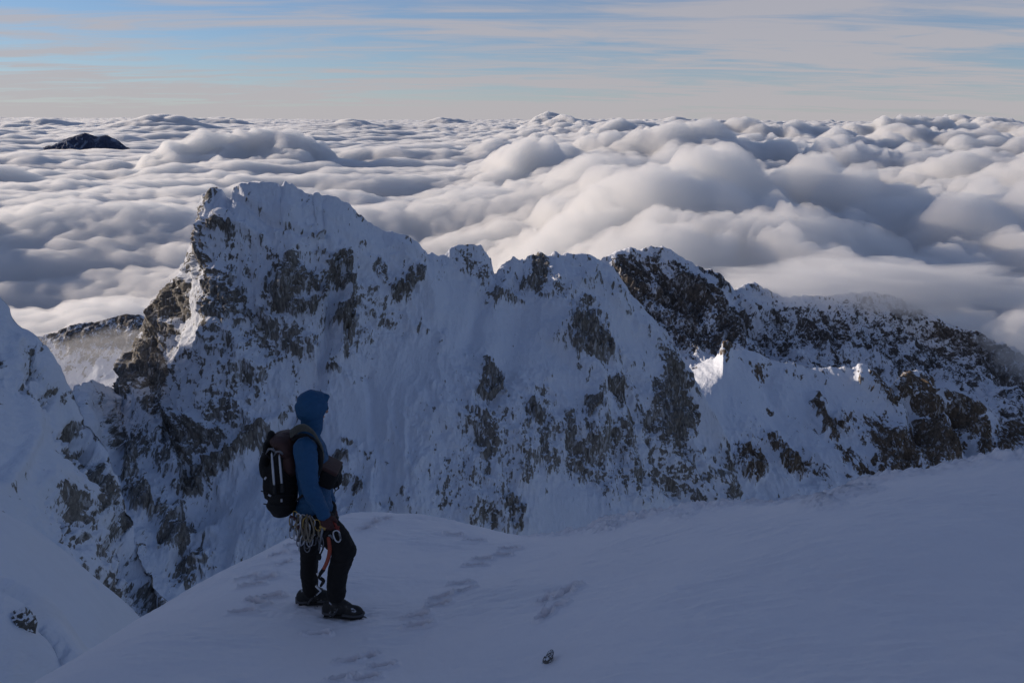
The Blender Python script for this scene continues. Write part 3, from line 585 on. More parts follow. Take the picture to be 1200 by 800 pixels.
# soft blown-in track to the right and a trampled place under the boots
for a, b in [(372, 714), (385, 718), (402, 719), (356, 716), (420, 722), (330, 720)]:
    p = hit(a, b); detail = detail-.012*np.exp(-((GX-p[0])/.12)**2-((GY-p[1])/.10)**2)+.008*perlin(GX/.05, GY/.05, zz+a)*np.exp(-((GX-p[0])/.2)**2-((GY-p[1])/.2)**2)
near = sstep(13, 11, GY)
V = np.stack([GX, GY, GZ+detail*near], -1)
s = N('foreground_snow')
co = s.n('ShaderNodeTexCoord').outputs['Object']
b = s.n('ShaderNodeBsdfPrincipled'); b.inputs['Roughness'].default_value = .7; b.inputs['Specular IOR Level'].default_value = .25
s.put(b.inputs['Base Color'], s.mix(s.noise(co, 1.2, 5), C(.87, .83, .845), C(.93, .89, .90)))
b.inputs['Subsurface Weight'].default_value = 0
bp = s.n('ShaderNodeBump'); bp.inputs['Strength'].default_value = .55; bp.inputs['Distance'].default_value = .012
s.put(bp.inputs['Height'], s.math('ADD', s.noise(co, 22, 6, .7), s.math('MULTIPLY', s.noise(co, 5, 4, .6), 1.5))); s.put(b.inputs['Normal'], bp)
s.put(s.out.inputs[0], b)
mat_snow = s.m
tag(grid_mesh('snow_ground', V, mat_snow), 'smooth shaded snow shoulder with old footprints', kind='structure')
def gz(x, y):
    i = int(np.clip(np.searchsorted(gx, x), 1, len(gx)-1)); j = int(np.clip(np.searchsorted(gy, y), 1, len(gy)-1))
    return float(V[j, i, 2])

# snow hummock and drift bottom left, with its rock
# (a real hollow between the near shoulder and the left slope)
drift = [(-400, 420, 112), (-200, 505, 112), (0, 600, 112), (30, 622, 113), (60, 646, 116), (110, 690, 120), (150, 738, 122), (230, 830, 124)]
mat_drift = mountain_mat('drift_snow', .3, *ROCK_A, bumpd=.2, snow=(.78, .80, .86))
mountain('snow_gully', [drift, [(-400, 520, 90), (0, 682, 88), (60, 712, 91), (120, 755, 95), (230, 880, 100)], [(-400, 640, 66), (0, 750, 68), (60, 775, 70), (230, 940, 80)], [(-400, 820, 45), (0, 880, 45), (60, 900, 46), (230, 1040, 50)]],
         [(0, 2, -1.5), (0, 10, -9), (0, 20, -24)], mat_drift, 260, 160, [], [], 20.0, rough_base=.10, base_dens=-.3, amp=(.5, .3, .4), crest_smooth=3, steep=0, jag=.2, nback=16, back_dens=-.3)
hum = [(-160, 690, 22), (-60, 676, 22.5), (0, 690, 23), (16, 699, 23), (27, 706, 23), (33, 716, 22.8), (42, 738, 22.5), (60, 760, 22), (90, 800, 21)]
mountain('snow_hummock', [hum, [(-160, 730, 20.5), (0, 730, 21.3), (50, 770, 21.3), (90, 830, 20.5)], [(-160, 860, 17), (0, 850, 17.5), (60, 900, 18)]],
         [(0, 1.2, -.5), (.3, 3, -4)], mat_drift, 200, 110, [], [], 4.0, rough_base=.1, base_dens=-.1, amp=(.6, .5, .8), crest_smooth=2, steep=.2, nback=16, back_dens=-.1)

# the two stones poking through the snow
s = N('snow_capped_stone'); b = s.n('ShaderNodeBsdfPrincipled'); b.inputs['Roughness'].default_value = .9
co = s.n('ShaderNodeTexCoord').outputs['Object']; nz_ = s.n('ShaderNodeSeparateXYZ', i0=s.n('ShaderNodeNewGeometry').outputs['Normal']).outputs[2]
cap_ = s.n('ShaderNodeMapRange', i0=s.math('ADD', nz_, s.math('MULTIPLY', s.math('SUBTRACT', s.noise(co, 5, 5, .6), .5), 1.6)), i1=.45, i2=.60)
rk = s.ramp(s.noise(co, 9, 7, .7), [(.3, (.045, .042, .038)), (.55, (.14, .13, .115)), (.75, (.26, .25, .23))])
s.put(b.inputs['Base Color'], s.mix(cap_, rk, C(.78, .80, .85)))
bp = s.n('ShaderNodeBump'); bp.inputs['Strength'].default_value = .9; bp.inputs['Distance'].default_value = .04
s.put(bp.inputs['Height'], s.noise(co, 14, 7, .7)); s.put(b.inputs['Normal'], bp); s.put(s.out.inputs[0], b); mat_stone = s.m
def rock(name, px, py, r, sc, seed, label, rot, cat='rock', at=None):
    p = hit(px, py) if at is None else at
    me = bpy.data.meshes.new(name)
    import bmesh
    bm = bmesh.new(); bmesh.ops.create_icosphere(bm, subdivisions=4, radius=1)
    for v in bm.verts:
        c = np.array(v.co)
        d = float(1+.45*ridged(np.array(c[0]*1.3+seed), c[1]*1.3, c[2]*1.3, 3)*.5+.18*perlin(np.array(c[0]*4+seed), c[1]*4, c[2]*4))
        q_ = Vector(c*d); q_.x *= sc[0]; q_.y *= sc[1]; q_.z *= sc[2]; v.co = q_*r
    bm.to_mesh(me); bm.free(); me.materials.append(mat_stone)
    o = bpy.data.objects.new(name, me); col.objects.link(o)
    o.location = (p[0], p[1], gz(p[0], p[1])+r*.15) if at is None else at; o.rotation_euler = rot
    return tag(o, label, cat)
rock('rock', 641, 776, .042, (.45, .6, 1.5), 3, 'small dark stone poking out of the foreground snow near the bottom edge', (0, R(28), .3))
rock('boulder', 0, 0, .52, (.62, .75, 1.0), 5, 'dark boulder sticking out of the snow hummock in the lower left corner', (0, R(12), .6), 'boulder', at=P(24, 738, 21.95))
#rock('rock', 788, 655, .045, (1.1, .8, .22), 9, 'pale half buried stone dusted with snow on the right bank', (R(10), 0, .3))
# ------------------------------------------------------------------ the climber
import bmesh
BX, BY = P(390, 716, 6.0)[:2]; BZ = gz(BX, BY)
BASE = np.array([BX, BY, BZ])
def q3(px, py, dy=0.): return Vector(P(px, py, 6.0+dy))
def ell(bm, c, r, rot=None, seg=20):
    M = Matrix.Translation(Vector(c)) @ ((rot.to_4x4() if rot else Matrix.Identity(4))) @ Matrix.Diagonal((r[0], r[1], r[2], 1))
    bmesh.ops.create_uvsphere(bm, u_segments=seg, v_segments=seg//2+2, radius=1, matrix=M)
def tube(bm, pts, rad, seg=14, flat=None, caps=True):
    """tapered tube through points; flat=(axis vector, factor) squashes it along an axis"""
    pts = [Vector(p) for p in pts]; rings = []
    n = len(pts); up = Vector((0, 1, 0))
    for i, p in enumerate(pts):
        t = (pts[min(i+1, n-1)]-pts[max(i-1, 0)]).normalized()
        a = t.cross(up); a = a.normalized() if a.length > 1e-3 else t.cross(Vector((1, 0, 0))).normalized()
        b_ = t.cross(a).normalized(); ring = []
        for k in range(seg):
            th = 2*math.pi*k/seg; d = (a*math.cos(th)+b_*math.sin(th))*rad[i]
            if flat: ax = Vector(flat[0]).normalized(); d = d-ax*d.dot(ax)*(1-flat[1])
            ring.append(bm.verts.new(p+d))
        rings.append(ring)
    for r0, r1 in zip(rings[:-1], rings[1:]):
        for k in range(seg): bm.faces.new((r0[k], r0[(k+1) % seg], r1[(k+1) % seg], r1[k]))
    if caps:
        bm.faces.new(rings[0][::-1]); bm.faces.new(rings[-1])
def limb(bm, pts, rad, n=8):
    """smooth chain with round ends"""
    P_ = [np.array(p) for p in pts]; out = []; ro = []
    ext = [2*P_[0]-P_[1]]+P_+[2*P_[-1]-P_[-2]]; er = [rad[0]]+list(rad)+[rad[-1]]
    for i in range(len(P_)-1):
        for k in range(n):
            f = k/n; p0, p1, p2, p3 = ext[i:i+4]; r0, r1, r2, r3 = er[i:i+4]
            cr = lambda a, b, c, d: .5*((2*b)+(-a+c)*f+(2*a-5*b+4*c-d)*f*f+(-a+3*b-3*c+d)*f**3)
            out.append(cr(p0, p1, p2, p3)); ro.append(cr(r0, r1, r2, r3))
    out.append(P_[-1]); ro.append(rad[-1])
    tube(bm, out, ro)
    for p, r in ((P_[0], rad[0]), (P_[-1], rad[-1])): ell(bm, p, (r, r, r), seg=14)
def torso(bm, secs, seg=28):
    rings = []
    for c, rx, ry in secs:
        rings.append([bm.verts.new(Vector(c)+Vector((math.cos(2*math.pi*k/seg)*rx, math.sin(2*math.pi*k/seg)*ry, 0))) for k in range(seg)])
    for r0, r1 in zip(rings[:-1], rings[1:]):
        for k in range(seg): bm.faces.new((r0[k], r0[(k+1) % seg], r1[(k+1) % seg], r1[k]))
    bm.faces.new(rings[0][::-1]); bm.faces.new(rings[-1])
def box(bm, c, d, rot=None, bev=0):
    r = bmesh.ops.create_cube(bm, size=1, matrix=Matrix.Translation(Vector(c)) @ ((rot.to_4x4() if rot else Matrix.Identity(4))) @ Matrix.Diagonal((d[0], d[1], d[2], 1)))
    if bev:
        es = set(e for v in r['verts'] for e in v.link_edges)
        bmesh.ops.bevel(bm, geom=list(es), offset=bev, segments=3, affect='EDGES', profile=.6)
def finish(name, bm, mat, parent=None, voxel=None, iters=0, fold=0, fs=14., cut=None, solid=0, origin=None, sub=0):
    bmesh.ops.recalc_face_normals(bm, faces=bm.faces)
    me = bpy.data.meshes.new(name); bm.to_mesh(me); bm.free()
    o = bpy.data.objects.new(name, me); col.objects.link(o)
    def bake():
        nonlocal me
        dg = bpy.context.evaluated_depsgraph_get()
        m2 = bpy.data.meshes.new_from_object(o.evaluated_get(dg)); o.modifiers.clear(); o.data = m2; bpy.data.meshes.remove(me); me = m2; me.name = name
    if voxel:
        md = o.modifiers.new('r', 'REMESH'); md.mode = 'VOXEL'; md.voxel_size = voxel; md.use_smooth_shade = True
        if iters: sm = o.modifiers.new('s', 'SMOOTH'); sm.factor = .5; sm.iterations = iters
        bake()
    if fold:
        n = len(me.vertices); co = np.empty(n*3, np.float32); me.vertices.foreach_get('co', co); co = co.reshape(-1, 3)
        nn = np.empty(n*3, np.float32); me.vertices.foreach_get('normal', nn); nn = nn.reshape(-1, 3)
        x, y, z = (co-BASE).T
        w = fbm(x*5, y*5, z*5, 2)
        h = ridged(x*fs*.5+w, y*fs*.5, z*fs+w*1.3, 2)*.6+fbm(x*fs*2, y*fs*2, z*fs*2.5, 2)*.3
        co = co+nn*(h*fold)[:, None]; me.vertices.foreach_set('co', co.astype(np.float32).reshape(-1)); me.update()
    if cut or solid:
        b2 = bmesh.new(); b2.from_mesh(me)
        if cut: bmesh.ops.delete(b2, geom=[v for v in b2.verts if cut(v.co)], context='VERTS')
        b2.to_mesh(me); b2.free()
    if solid:
        so_ = o.modifiers.new('t', 'SOLIDIFY'); so_.thickness = solid; so_.offset = -1; bake()
    if sub:
        ss = o.modifiers.new('u', 'SUBSURF'); ss.levels = sub; ss.render_levels = sub; bake()
    me.materials.clear(); me.materials.append(mat)
    me.polygons.foreach_set('use_smooth', np.ones(len(me.polygons), bool))
    og = Vector(origin if origin is not None else BASE)
    me.transform(Matrix.Translation(-og)); me.update()
    if parent is None: o.location = og
    else:
        pw = parent; off = Vector((0, 0, 0))
        while pw is not None: off += pw.location; pw = pw.parent
        o.parent = parent; o.location = og-off
    return o
def thing(name, loc, label, cat, group=None):
    o = bpy.data.objects.new(name, None); col.objects.link(o); o.location = loc; o.empty_display_size = .1
    return tag(o, label, cat, group)

m_skin = simple('skin', (.42, .24, .17), .55)
m_jacket = simple('blue_shell_fabric', (.008, .070, .165), .75, bump=.25, bscale=120, var=.18, sheen=0)
m_trouser = simple('black_trouser_fabric', (.007, .0055, .005), .95, bump=.3, bscale=110, var=.4)
m_black = simple('black_nylon', (.006, .0055, .0055), .9, bump=.4, bscale=90, var=.4)
m_brown = simple('dark_maroon_nylon', (.050, .018, .014), .7, bump=.4, bscale=90, var=.3)
s = N('snowy_boot_leather'); b = s.n('ShaderNodeBsdfPrincipled'); b.inputs['Roughness'].default_value = .7
tc_ = s.n('ShaderNodeTexCoord').outputs['Object']; s.put(b.inputs['Base Color'], s.ramp(s.noise(tc_, 16, 5, .6), [(.50, (.010, .009, .008)), (.60, (.04, .035, .03)), (.66, (.55, .57, .62))])); s.put(s.out.inputs[0], b); m_boot = s.m
m_bootgrey = simple('boot_grey', (.06, .06, .062), .6, bump=.4, bscale=60, var=.4)
m_rubber = simple('rubber', (.012, .012, .012), .8)
m_metal = simple('grey_aluminium', (.55, .56, .58), .35, metal=.9)
m_silver = simple('pale_aluminium', (.55, .56, .58), .45, metal=.6)
m_steel = simple('dark_steel', (.20, .20, .21), .45, metal=.9)
m_gold = simple('gold_anodised', (.45, .30, .09), .4, metal=.8)
m_orange = simple('orange_paint', (.30, .05, .022), .5, var=.15)
m_sling = simple('tan_webbing', (.20, .165, .12), .85, bump=.5, bscale=200)
m_rope = simple('grey_rope', (.12, .12, .10), .9, bump=.9, bscale=260, var=.4)
m_glove = simple('dark_red_glove', (.055, .014, .012), .75, bump=.4, bscale=100)
m_glass = simple('dark_lens', (.01, .01, .012), .12)
m_red = simple('red_webbing', (.22, .03, .02), .8)

# skeleton from the photograph
SH_R, EL_R, WR_R = q3(357, 527, -.19), q3(363, 570, -.25), q3(379, 602, -.21)
SH_L, EL_L, WR_L = q3(367, 527, .19), q3(378, 566, .25), q3(386, 590, .17)
HIP_R, TH_R, KN_R, CA_R, AN_R = q3(372, 610, -.09), q3(390, 625, -.10), q3(402, 645, -.11), q3(396, 670, -.11), q3(394, 696, -.11)
HIP_L, KN_L, CA_L, AN_L = q3(365, 610, .09), q3(363, 648, .10), q3(362, 670, .10), q3(364, 693, .10)
HEAD = q3(366, 480, .02)
yaw = R(38)                                        # looking right and a little away
hf = Vector((math.cos(yaw), math.sin(yaw), -.08)).normalized(); hs = Vector((-math.sin(yaw), math.cos(yaw), 0)); hu = hf.cross(hs).normalized()*1
HR = Matrix((hf, hs, hu)).transposed()             # columns: forward, left, up
def hp(f, l, u): return HEAD+hf*f+hs*l+hu*u
def foot_geo(ankle, yawf):
    gx_, gy_ = ankle.x, ankle.y
    f = Vector((math.cos(yawf), math.sin(yawf), 0)); s_ = Vector((-f.y, f.x, 0))
    g = Vector((gx_, gy_, (gz(gx_, gy_)+gz(gx_+.15*f.x, gy_+.15*f.y))*.5-.001))
    return g, f, s_
FR = foot_geo(AN_R, R(-6)); FL = foot_geo(AN_L, R(8))

def fingers(bm, wrist, palm_dir, side, curl, inf=0., sc=1., thumb_side=1):
    """palm and five separate fingers; curl bends them towards curl vector"""
    d = palm_dir.normalized(); s_ = side.normalized(); c_ = curl.normalized()
    kn = wrist+d*.088*sc
    tube(bm, [wrist-d*.02, wrist+d*.02, wrist+d*.055*sc, kn], [.027+inf, .032+inf, .041+inf, .040+inf], flat=(c_, .52)); ell(bm, kn, (.02+inf,)*3, seg=10)
    for off, L_, r_ in ((.030, .070, .0090), (.010, .080, .0095), (-.010, .075, .0090), (-.030, .060, .0080)):
        a = kn+s_*off*sc*1.05; seg3 = [a-d*.012]; dirn = d.copy(); p = a
        for j, (fl_, bend) in enumerate(((.46, .35), (.30, .75), (.24, .6))):
            dirn = (dirn+c_*bend).normalized(); p = p+dirn*L_*fl_*sc; seg3.append(p)
        limb(bm, seg3, [r_+inf+.001, r_+inf, r_*.95+inf, r_*.8+inf], n=4)
    t0 = wrist+d*.025*sc+s_*.028*sc*thumb_side
    t1 = t0+(s_*thumb_side*.9+d*.7+c_*.3).normalized()*.036*sc; t2 = t1+(d*1.0+s_*thumb_side*.25+c_*.5).normalized()*.034*sc; t3 = t2+(d+c_*.7).normalized()*.024*sc
    limb(bm, [t0, t1, t2, t3], [.014+inf, .0125+inf, .011+inf, .009+inf], n=4)
HD_R = Vector((.25, .03, -1)).normalized(); HD_L = Vector((.35, -.15, -.9)).normalized()
def hands(bm, inf=0., which='both'):
    if which in ('both', 'R'): fingers(bm, WR_R+HD_R*.01, HD_R, Vector((1, .15, .25)), Vector((-.15, 1, .0)), inf)
    if which in ('both', 'L'): fingers(bm, WR_L, HD_L, Vector((.4, .9, .1)), Vector((-.5, .1, -.8)), inf, thumb_side=-1)

# the body: one continuous figure
bm = bmesh.new()
torso(bm, [(q3(366, 618), .09, .12), (q3(368, 606), .115, .16), (q3(368, 585), .10, .14), (q3(367, 560), .11, .155), (q3(365, 538), .12, .175), (q3(363, 522), .09, .165), (q3(363, 514), .055, .09)])
limb(bm, [q3(363, 520), q3(364, 505, .01), HEAD+Vector((0, 0, -.07))], [.065, .055, .055])
ell(bm, hp(-.005, 0, .03), (.098, .076, .105), HR); ell(bm, hp(.022, 0, -.045), (.068, .056, .068), HR)
limb(bm, [hp(.088, 0, .022), hp(.106, 0, -.008), hp(.118, 0, -.028)], [.009, .011, .014], n=4)      # nose
for s_ in (-1, 1):
    ell(bm, hp(.113, s_*.010, -.032), (.008, .008, .007), HR, 10)
    ell(bm, hp(-.005, s_*.076, -.005), (.018, .010, .032), HR, 12)                                   # ear
    ell(bm, hp(.080, s_*.032, .012), (.015, .017, .012), HR, 10)                                     # eye
ell(bm, hp(.088, 0, -.058), (.012, .026, .006), HR, 12); ell(bm, hp(.087, 0, -.068), (.012, .023, .006), HR, 12); ell(bm, hp(.072, 0, -.095), (.022, .024, .018), HR, 12)
limb(bm, [SH_R, EL_R, WR_R], [.058, .042, .029]); limb(bm, [SH_L, EL_L, WR_L], [.058, .042, .029])
limb(bm, [HIP_R, TH_R, KN_R, CA_R, AN_R], [.085, .08, .060, .055, .040]); limb(bm, [HIP_L, (HIP_L+KN_L)/2, KN_L, CA_L, AN_L], [.085, .078, .056, .054, .040])
for (g, f, s_), an in ((FR, AN_R), (FL, AN_L)): limb(bm, [an, g+f*-.01+Vector((0, 0, .09)), g+f*.08+Vector((0, 0, .065)), g+f*.17+Vector((0, 0, .05))], [.042, .042, .036, .026], n=5)
hands(bm)
GLASS = 1
person = finish('person', bm, m_skin, voxel=.006, iters=3)
tag(person, 'person in blue hooded jacket and black trousers standing on the snow', 'person')

# jacket with hood and sleeves
bm = bmesh.new()
torso(bm, [(q3(368, 607), .135, .18), (q3(368, 598), .138, .182), (q3(369, 582), .112, .155), (q3(368, 562), .115, .165), (q3(366, 543), .122, .18), (q3(363, 526), .108, .185), (q3(362, 518), .088, .145), (q3(362, 512), .072, .10)])
limb(bm, [SH_R+Vector((-.0, .02, .0)), (SH_R+EL_R)/2, EL_R, (EL_R+WR_R)/2+Vector((.0, 0, 0)), WR_R], [.084, .074, .062, .058, .046])
limb(bm, [SH_L, (SH_L+EL_L)/2, EL_L, WR_L], [.092, .078, .068, .048])
limb(bm, [q3(361, 521), q3(362, 508), q3(366, 499, .01)], [.098, .080, .074])                         # collar
ell(bm, hp(-.012, 0, .022), (.116, .098, .125), HR); ell(bm, hp(.030, 0, .030), (.088, .090, .108), HR); ell(bm, hp(.0, 0, -.065), (.085, .082, .080), HR)
ell(bm, hp(.088, 0, .092), (.036, .066, .020), HR)                                                   # stiff peak
def face_cut(co):
    d = co-HEAD; f, l, u = d.dot(hf), d.dot(hs), d.dot(hu)
    return f > .062 and abs(l) < .088 and (l/.078)**2+((u+.012)/.105)**2 < 1
jacket = finish('jacket', bm, m_jacket, person, voxel=.0075, iters=4, fold=.010, fs=12, cut=face_cut, solid=.006)
# face fabric and sunglasses
bm = bmesh.new()
for s_ in (-1, 1):
    ell(bm, hp(.098, s_*.033, .014), (.012, .028, .021), HR, 16)
    tube(bm, [hp(.095, s_*.056, .018), hp(.04, s_*.080, .014), hp(-.01, s_*.084, .008)], [.004]*3, seg=6)
tube(bm, [hp(.108, -.012, .018), hp(.112, 0, .020), hp(.108, .012, .018)], [.004]*3, seg=6)
finish('sunglasses', bm, m_glass, person)

# trousers
bm = bmesh.new()
torso(bm, [(q3(370, 622), .10, .13), (q3(370, 612), .125, .165), (q3(369, 600), .125, .165), (q3(369, 592), .11, .15)])
limb(bm, [HIP_R, TH_R+Vector((.0, 0, -.01)), KN_R, CA_R, AN_R+Vector((0, 0, .0))], [.115, .104, .087, .075, .072])
limb(bm, [HIP_L, (HIP_L+KN_L)/2, KN_L, CA_L, AN_L+Vector((0, 0, .01))], [.112, .092, .072, .066, .060])
ell(bm, KN_R+Vector((.01, 0, 0)), (.09, .082, .085))
finish('trousers', bm, m_trouser, person, voxel=.0075, iters=4, fold=.008, fs=12)

# gloves
for wh, w, hd in (('R', WR_R, HD_R), ('L', WR_L, HD_L)):
    bm = bmesh.new(); hands(bm, .0035, wh); tube(bm, [w-hd*.045, w+hd*.02], [.046, .040], flat=((0, 1, 0), .85))
    finish('glove', bm, m_glove, person, voxel=.0042, iters=2)

# boots with crampons
for (g, f, s_), an in ((FR, AN_R), (FL, AN_L)):
    up = Vector((0, 0, 1)); M3 = Matrix((f, s_, up)).transposed()
    def w(a, b_, c): return g+f*a+s_*b_+up*c
    bm = bmesh.new()
    ell(bm, w(-.055, 0, .080), (.062, .052, .070), M3); ell(bm, w(.12, 0, .066), (.090, .055, .052), M3); ell(bm, w(.03, 0, .095), (.095, .052, .064), M3)
    limb(bm, [an+Vector((0, 0, .0)), w(-.01, 0, .13), w(-.01, 0, .10)], [.056, .056, .058])
    limb(bm, [w(.02, 0, .14), w(.09, 0, .10)], [.040, .038])
    boot = finish('boot', bm, m_boot, person, voxel=.006, iters=3, fold=.002, fs=25)
    bm = bmesh.new()
    ring = [(-.10, 0), (-.095, .035), (-.03, .036), (.06, .042), (.14, .050), (.19, .035), (.208, 0), (.19, -.035), (.14, -.050), (.06, -.042), (-.03, -.036), (-.095, -.035)]
    lo = [bm.verts.new(w(a, b_, .024)) for a, b_ in ring]; hi = [bm.verts.new(w(a, b_, .046)) for a, b_ in ring]
    bm.faces.new(lo[::-1]); bm.faces.new(hi)
    for k in range(len(ring)): bm.faces.new((lo[k], lo[(k+1) % 12], hi[(k+1) % 12], hi[k]))
    finish('sole', bm, m_rubber, boot)
    bm = bmesh.new()
    limb(bm, [w(-.108, 0, .06), w(-.09, .044, .06), w(-.02, .046, .062)], [.010]*3, n=3); limb(bm, [w(-.108, 0, .06), w(-.09, -.044, .06), w(-.02, -.046, .062)], [.010]*3, n=3)
    limb(bm, [w(.06, -.048, .06), w(.15, -.052, .058), w(.205, -.02, .055), w(.205, .02, .055), w(.15, .052, .058), w(.06, .048, .06)], [.010]*6, n=3)
    limb(bm, [w(-.02, -.05, .05), w(.02, -.045, .11), w(.03, 0, .135), w(.02, .045, .11), w(-.02, .05, .05)], [.009]*5, n=3)
    finish('rand', bm, m_bootgrey, boot)
    bm = bmesh.new()
    for b_ in (-.034, .034): tube(bm, [w(-.10, b_, .020), w(.0, b_*.9, .018), (w(.12, b_*1.25, .020)), w(.19, b_*.7, .022)], [.005]*4, seg=6)
    for a in (-.10, -.03, .05, .12, .18): tube(bm, [w(a, -.036, .020), w(a, .036, .020)], [.004]*2, seg=6)
    for a, b_ in ((-.10, .034), (-.10, -.034), (-.03, .034), (-.03, -.034), (.05, .038), (.05, -.038), (.12, .044), (.12, -.044)):
        tube(bm, [w(a, b_, .022), w(a, b_, -.014)], [.007, .002], seg=5)
    for b_ in (-.02, .02): tube(bm, [w(.17, b_, .020), w(.215, b_, .016), w(.245, b_, -.004)], [.006, .006, .002], seg=5)
    tube(bm, [w(-.115, 0, .03), w(-.118, 0, .085)], [.010, .006], seg=6)
    finish('crampon', bm, m_steel, boot)
# harness
bm = bmesh.new()
for z_, pts in ((0, 0),):
    c = q3(369, 599)
    tube(bm, [c+Vector((math.cos(t)*.145, math.sin(t)*.19, .01*math.sin(3*t))) for t in np.linspace(0, 2*math.pi, 33)], [.019]*33, seg=8, caps=False)
for hc, dr, ry in ((HIP_R*.35+TH_R*.65, (TH_R-HIP_R), .112), (HIP_L*.6+KN_L*.4, (KN_L-HIP_L), .100)):
    d = dr.normalized(); a = d.cross(Vector((0, 1, 0))).normalized(); b_ = d.cross(a)
    tube(bm, [hc+a*math.cos(t)*ry+b_*math.sin(t)*ry for t in np.linspace(0, 2*math.pi, 27)], [.013]*27, seg=8, caps=False)
tube(bm, [q3(388, 600, 0), q3(391, 612, -.02), q3(388, 622, -.04)], [.014]*3, seg=8)
finish('climbing_harness', bm, m_black, person)
bm = bmesh.new(); tube(bm, [q3(384, 606, -.17), q3(392, 613, -.17), q3(397, 622, -.16)], [.012]*3, seg=8); tube(bm, [q3(386, 620, -.17), q3(392, 618, -.18), q3(398, 617, -.17)], [.009]*3, seg=8)
finish('harness_strap', bm, m_red, person)

# ---- backpack
pk = thing('backpack', q3(330, 600), 'dark brown and black climbing backpack on the person\'s back', 'backpack')
bm = bmesh.new()
torso(bm, [(q3(331, 600), .075, .10), (q3(332, 594), .10, .125), (q3(331, 575), .112, .14), (q3(332, 550), .105, .14), (q3(335, 528), .095, .135), (q3(337, 518), .08, .12)])
ell(bm, q3(330, 590), (.11, .13, .05)); box(bm, q3(322, 560), (.13, .22, .26), None, .03)
finish('pack_body', bm, m_black, pk, voxel=.009, iters=5, fold=.007, fs=9)
bm = bmesh.new()
ell(bm, q3(334, 515), (.105, .15, .055)); ell(bm, q3(338, 522, -.02), (.085, .15, .075)); ell(bm, q3(340, 540, -.06), (.06, .09, .12))
finish('pack_lid', bm, m_brown, pk, voxel=.009, iters=4, fold=.007, fs=11)
bm = bmesh.new(); ell(bm, q3(312, 545), (.045, .10, .11)); ell(bm, q3(314, 525), (.03, .08, .07)); ell(bm, q3(318, 512), (.028, .05, .05))
finish('back_pocket', bm, m_black, pk, voxel=.009, iters=3, fold=.005, fs=14)
for s_, y_ in ((-1, -.10), (1, .10)):
    bm = bmesh.new()
    tube(bm, [q3(342, 517, y_), q3(352, 508, y_), q3(366, 512, y_*1.15), q3(377, 528, y_*1.4), q3(376, 552, y_*1.5), q3(362, 575, y_*1.9), q3(345, 588, y_*1.6)], [.026, .030, .028, .026, .020, .014, .012], seg=10, flat=((.3, 0, 1), .6))
    finish('shoulder_strap', bm, m_black, pk, sub=1)
for a, b_ in (((308, 528), (342, 560)), ((306, 575), (345, 580)), ((309, 590), (345, 592))):
    bm = bmesh.new(); tube(bm, [q3(a[0], a[1], -.10), q3((a[0]+b_[0])/2, (a[1]+b_[1])/2+2, -.165), q3(b_[0], b_[1], -.13)], [.005]*3, seg=6); finish('compression_strap', bm, m_black, pk)
for a, b_ in ((311, 560), (316, 580), (330, 586)):
    bm = bmesh.new(); box(bm, q3(a, b_, -.155), (.024, .012, .014), Matrix.Rotation(.3*a, 3, 'Y'), .003); finish('buckle', bm, m_metal, pk)
# bright tools strapped upright on the side of the pack
def pack_axe(x0, x1, y0, y1, label, dy):
    t_ = thing('ice_axe', q3(x0, y1, dy), label, 'ice axe')
    bm = bmesh.new(); tube(bm, [q3(x0, y1, dy), q3((x0+x1)/2, (y0+y1)/2, dy), q3(x1, y0, dy)], [.0095, .011, .009], seg=10, flat=((0, 1, 0), .7)); finish('shaft', bm, m_silver, t_, sub=1)
    bm = bmesh.new(); tube(bm, [q3(x1-7, y0+5, dy), q3(x1-3, y0-1, dy), q3(x1+1, y0-1, dy), q3(x1+5, y0+2, dy)], [.003, .009, .011, .010], seg=8, flat=((0, 1, 0), .5)); finish('head', bm, m_steel, t_)
    bm = bmesh.new(); tube(bm, [q3(x0, y1-9, dy), q3(x0, y1+1, dy)], [.014, .015], seg=10); finish('grip', bm, m_rubber, t_)
pack_axe(322, 318, 527, 577, 'bright ice axe strapped to the pack, the one nearer its rear edge', -.168)
pack_axe(331, 327, 530, 575, 'bright ice axe strapped to the pack, the one nearer the person\'s back', -.170)
# ---- rope worn over the shoulder
t_ = thing('rope', q3(362, 515), 'grey rope looped over the person\'s shoulder and chest', 'rope')
for k in range(5):
    o_ = k*.011
    pts = [q3(341, 512, -.13-o_*.3), q3(347, 507-k*.6, -.15-o_), q3(357, 504-k*.4, -.155-o_), q3(367, 508+k*.4, -.16-o_*.7), q3(373, 517+k*.6, -.15-o_*.6), q3(377.5, 527+k*.4, -.13-o_*.4), q3(379, 538, -.09), q3(376, 528, .0), q3(369, 510, .08), q3(355, 503, .08), q3(342, 508, -.02)]
    pts = [p+Vector((0, 0, .008*k)) for p in pts]
    bm = bmesh.new(); limb(bm, pts+[pts[0]], [.0068]*12, n=5); finish('coil', bm, m_rope, t_)
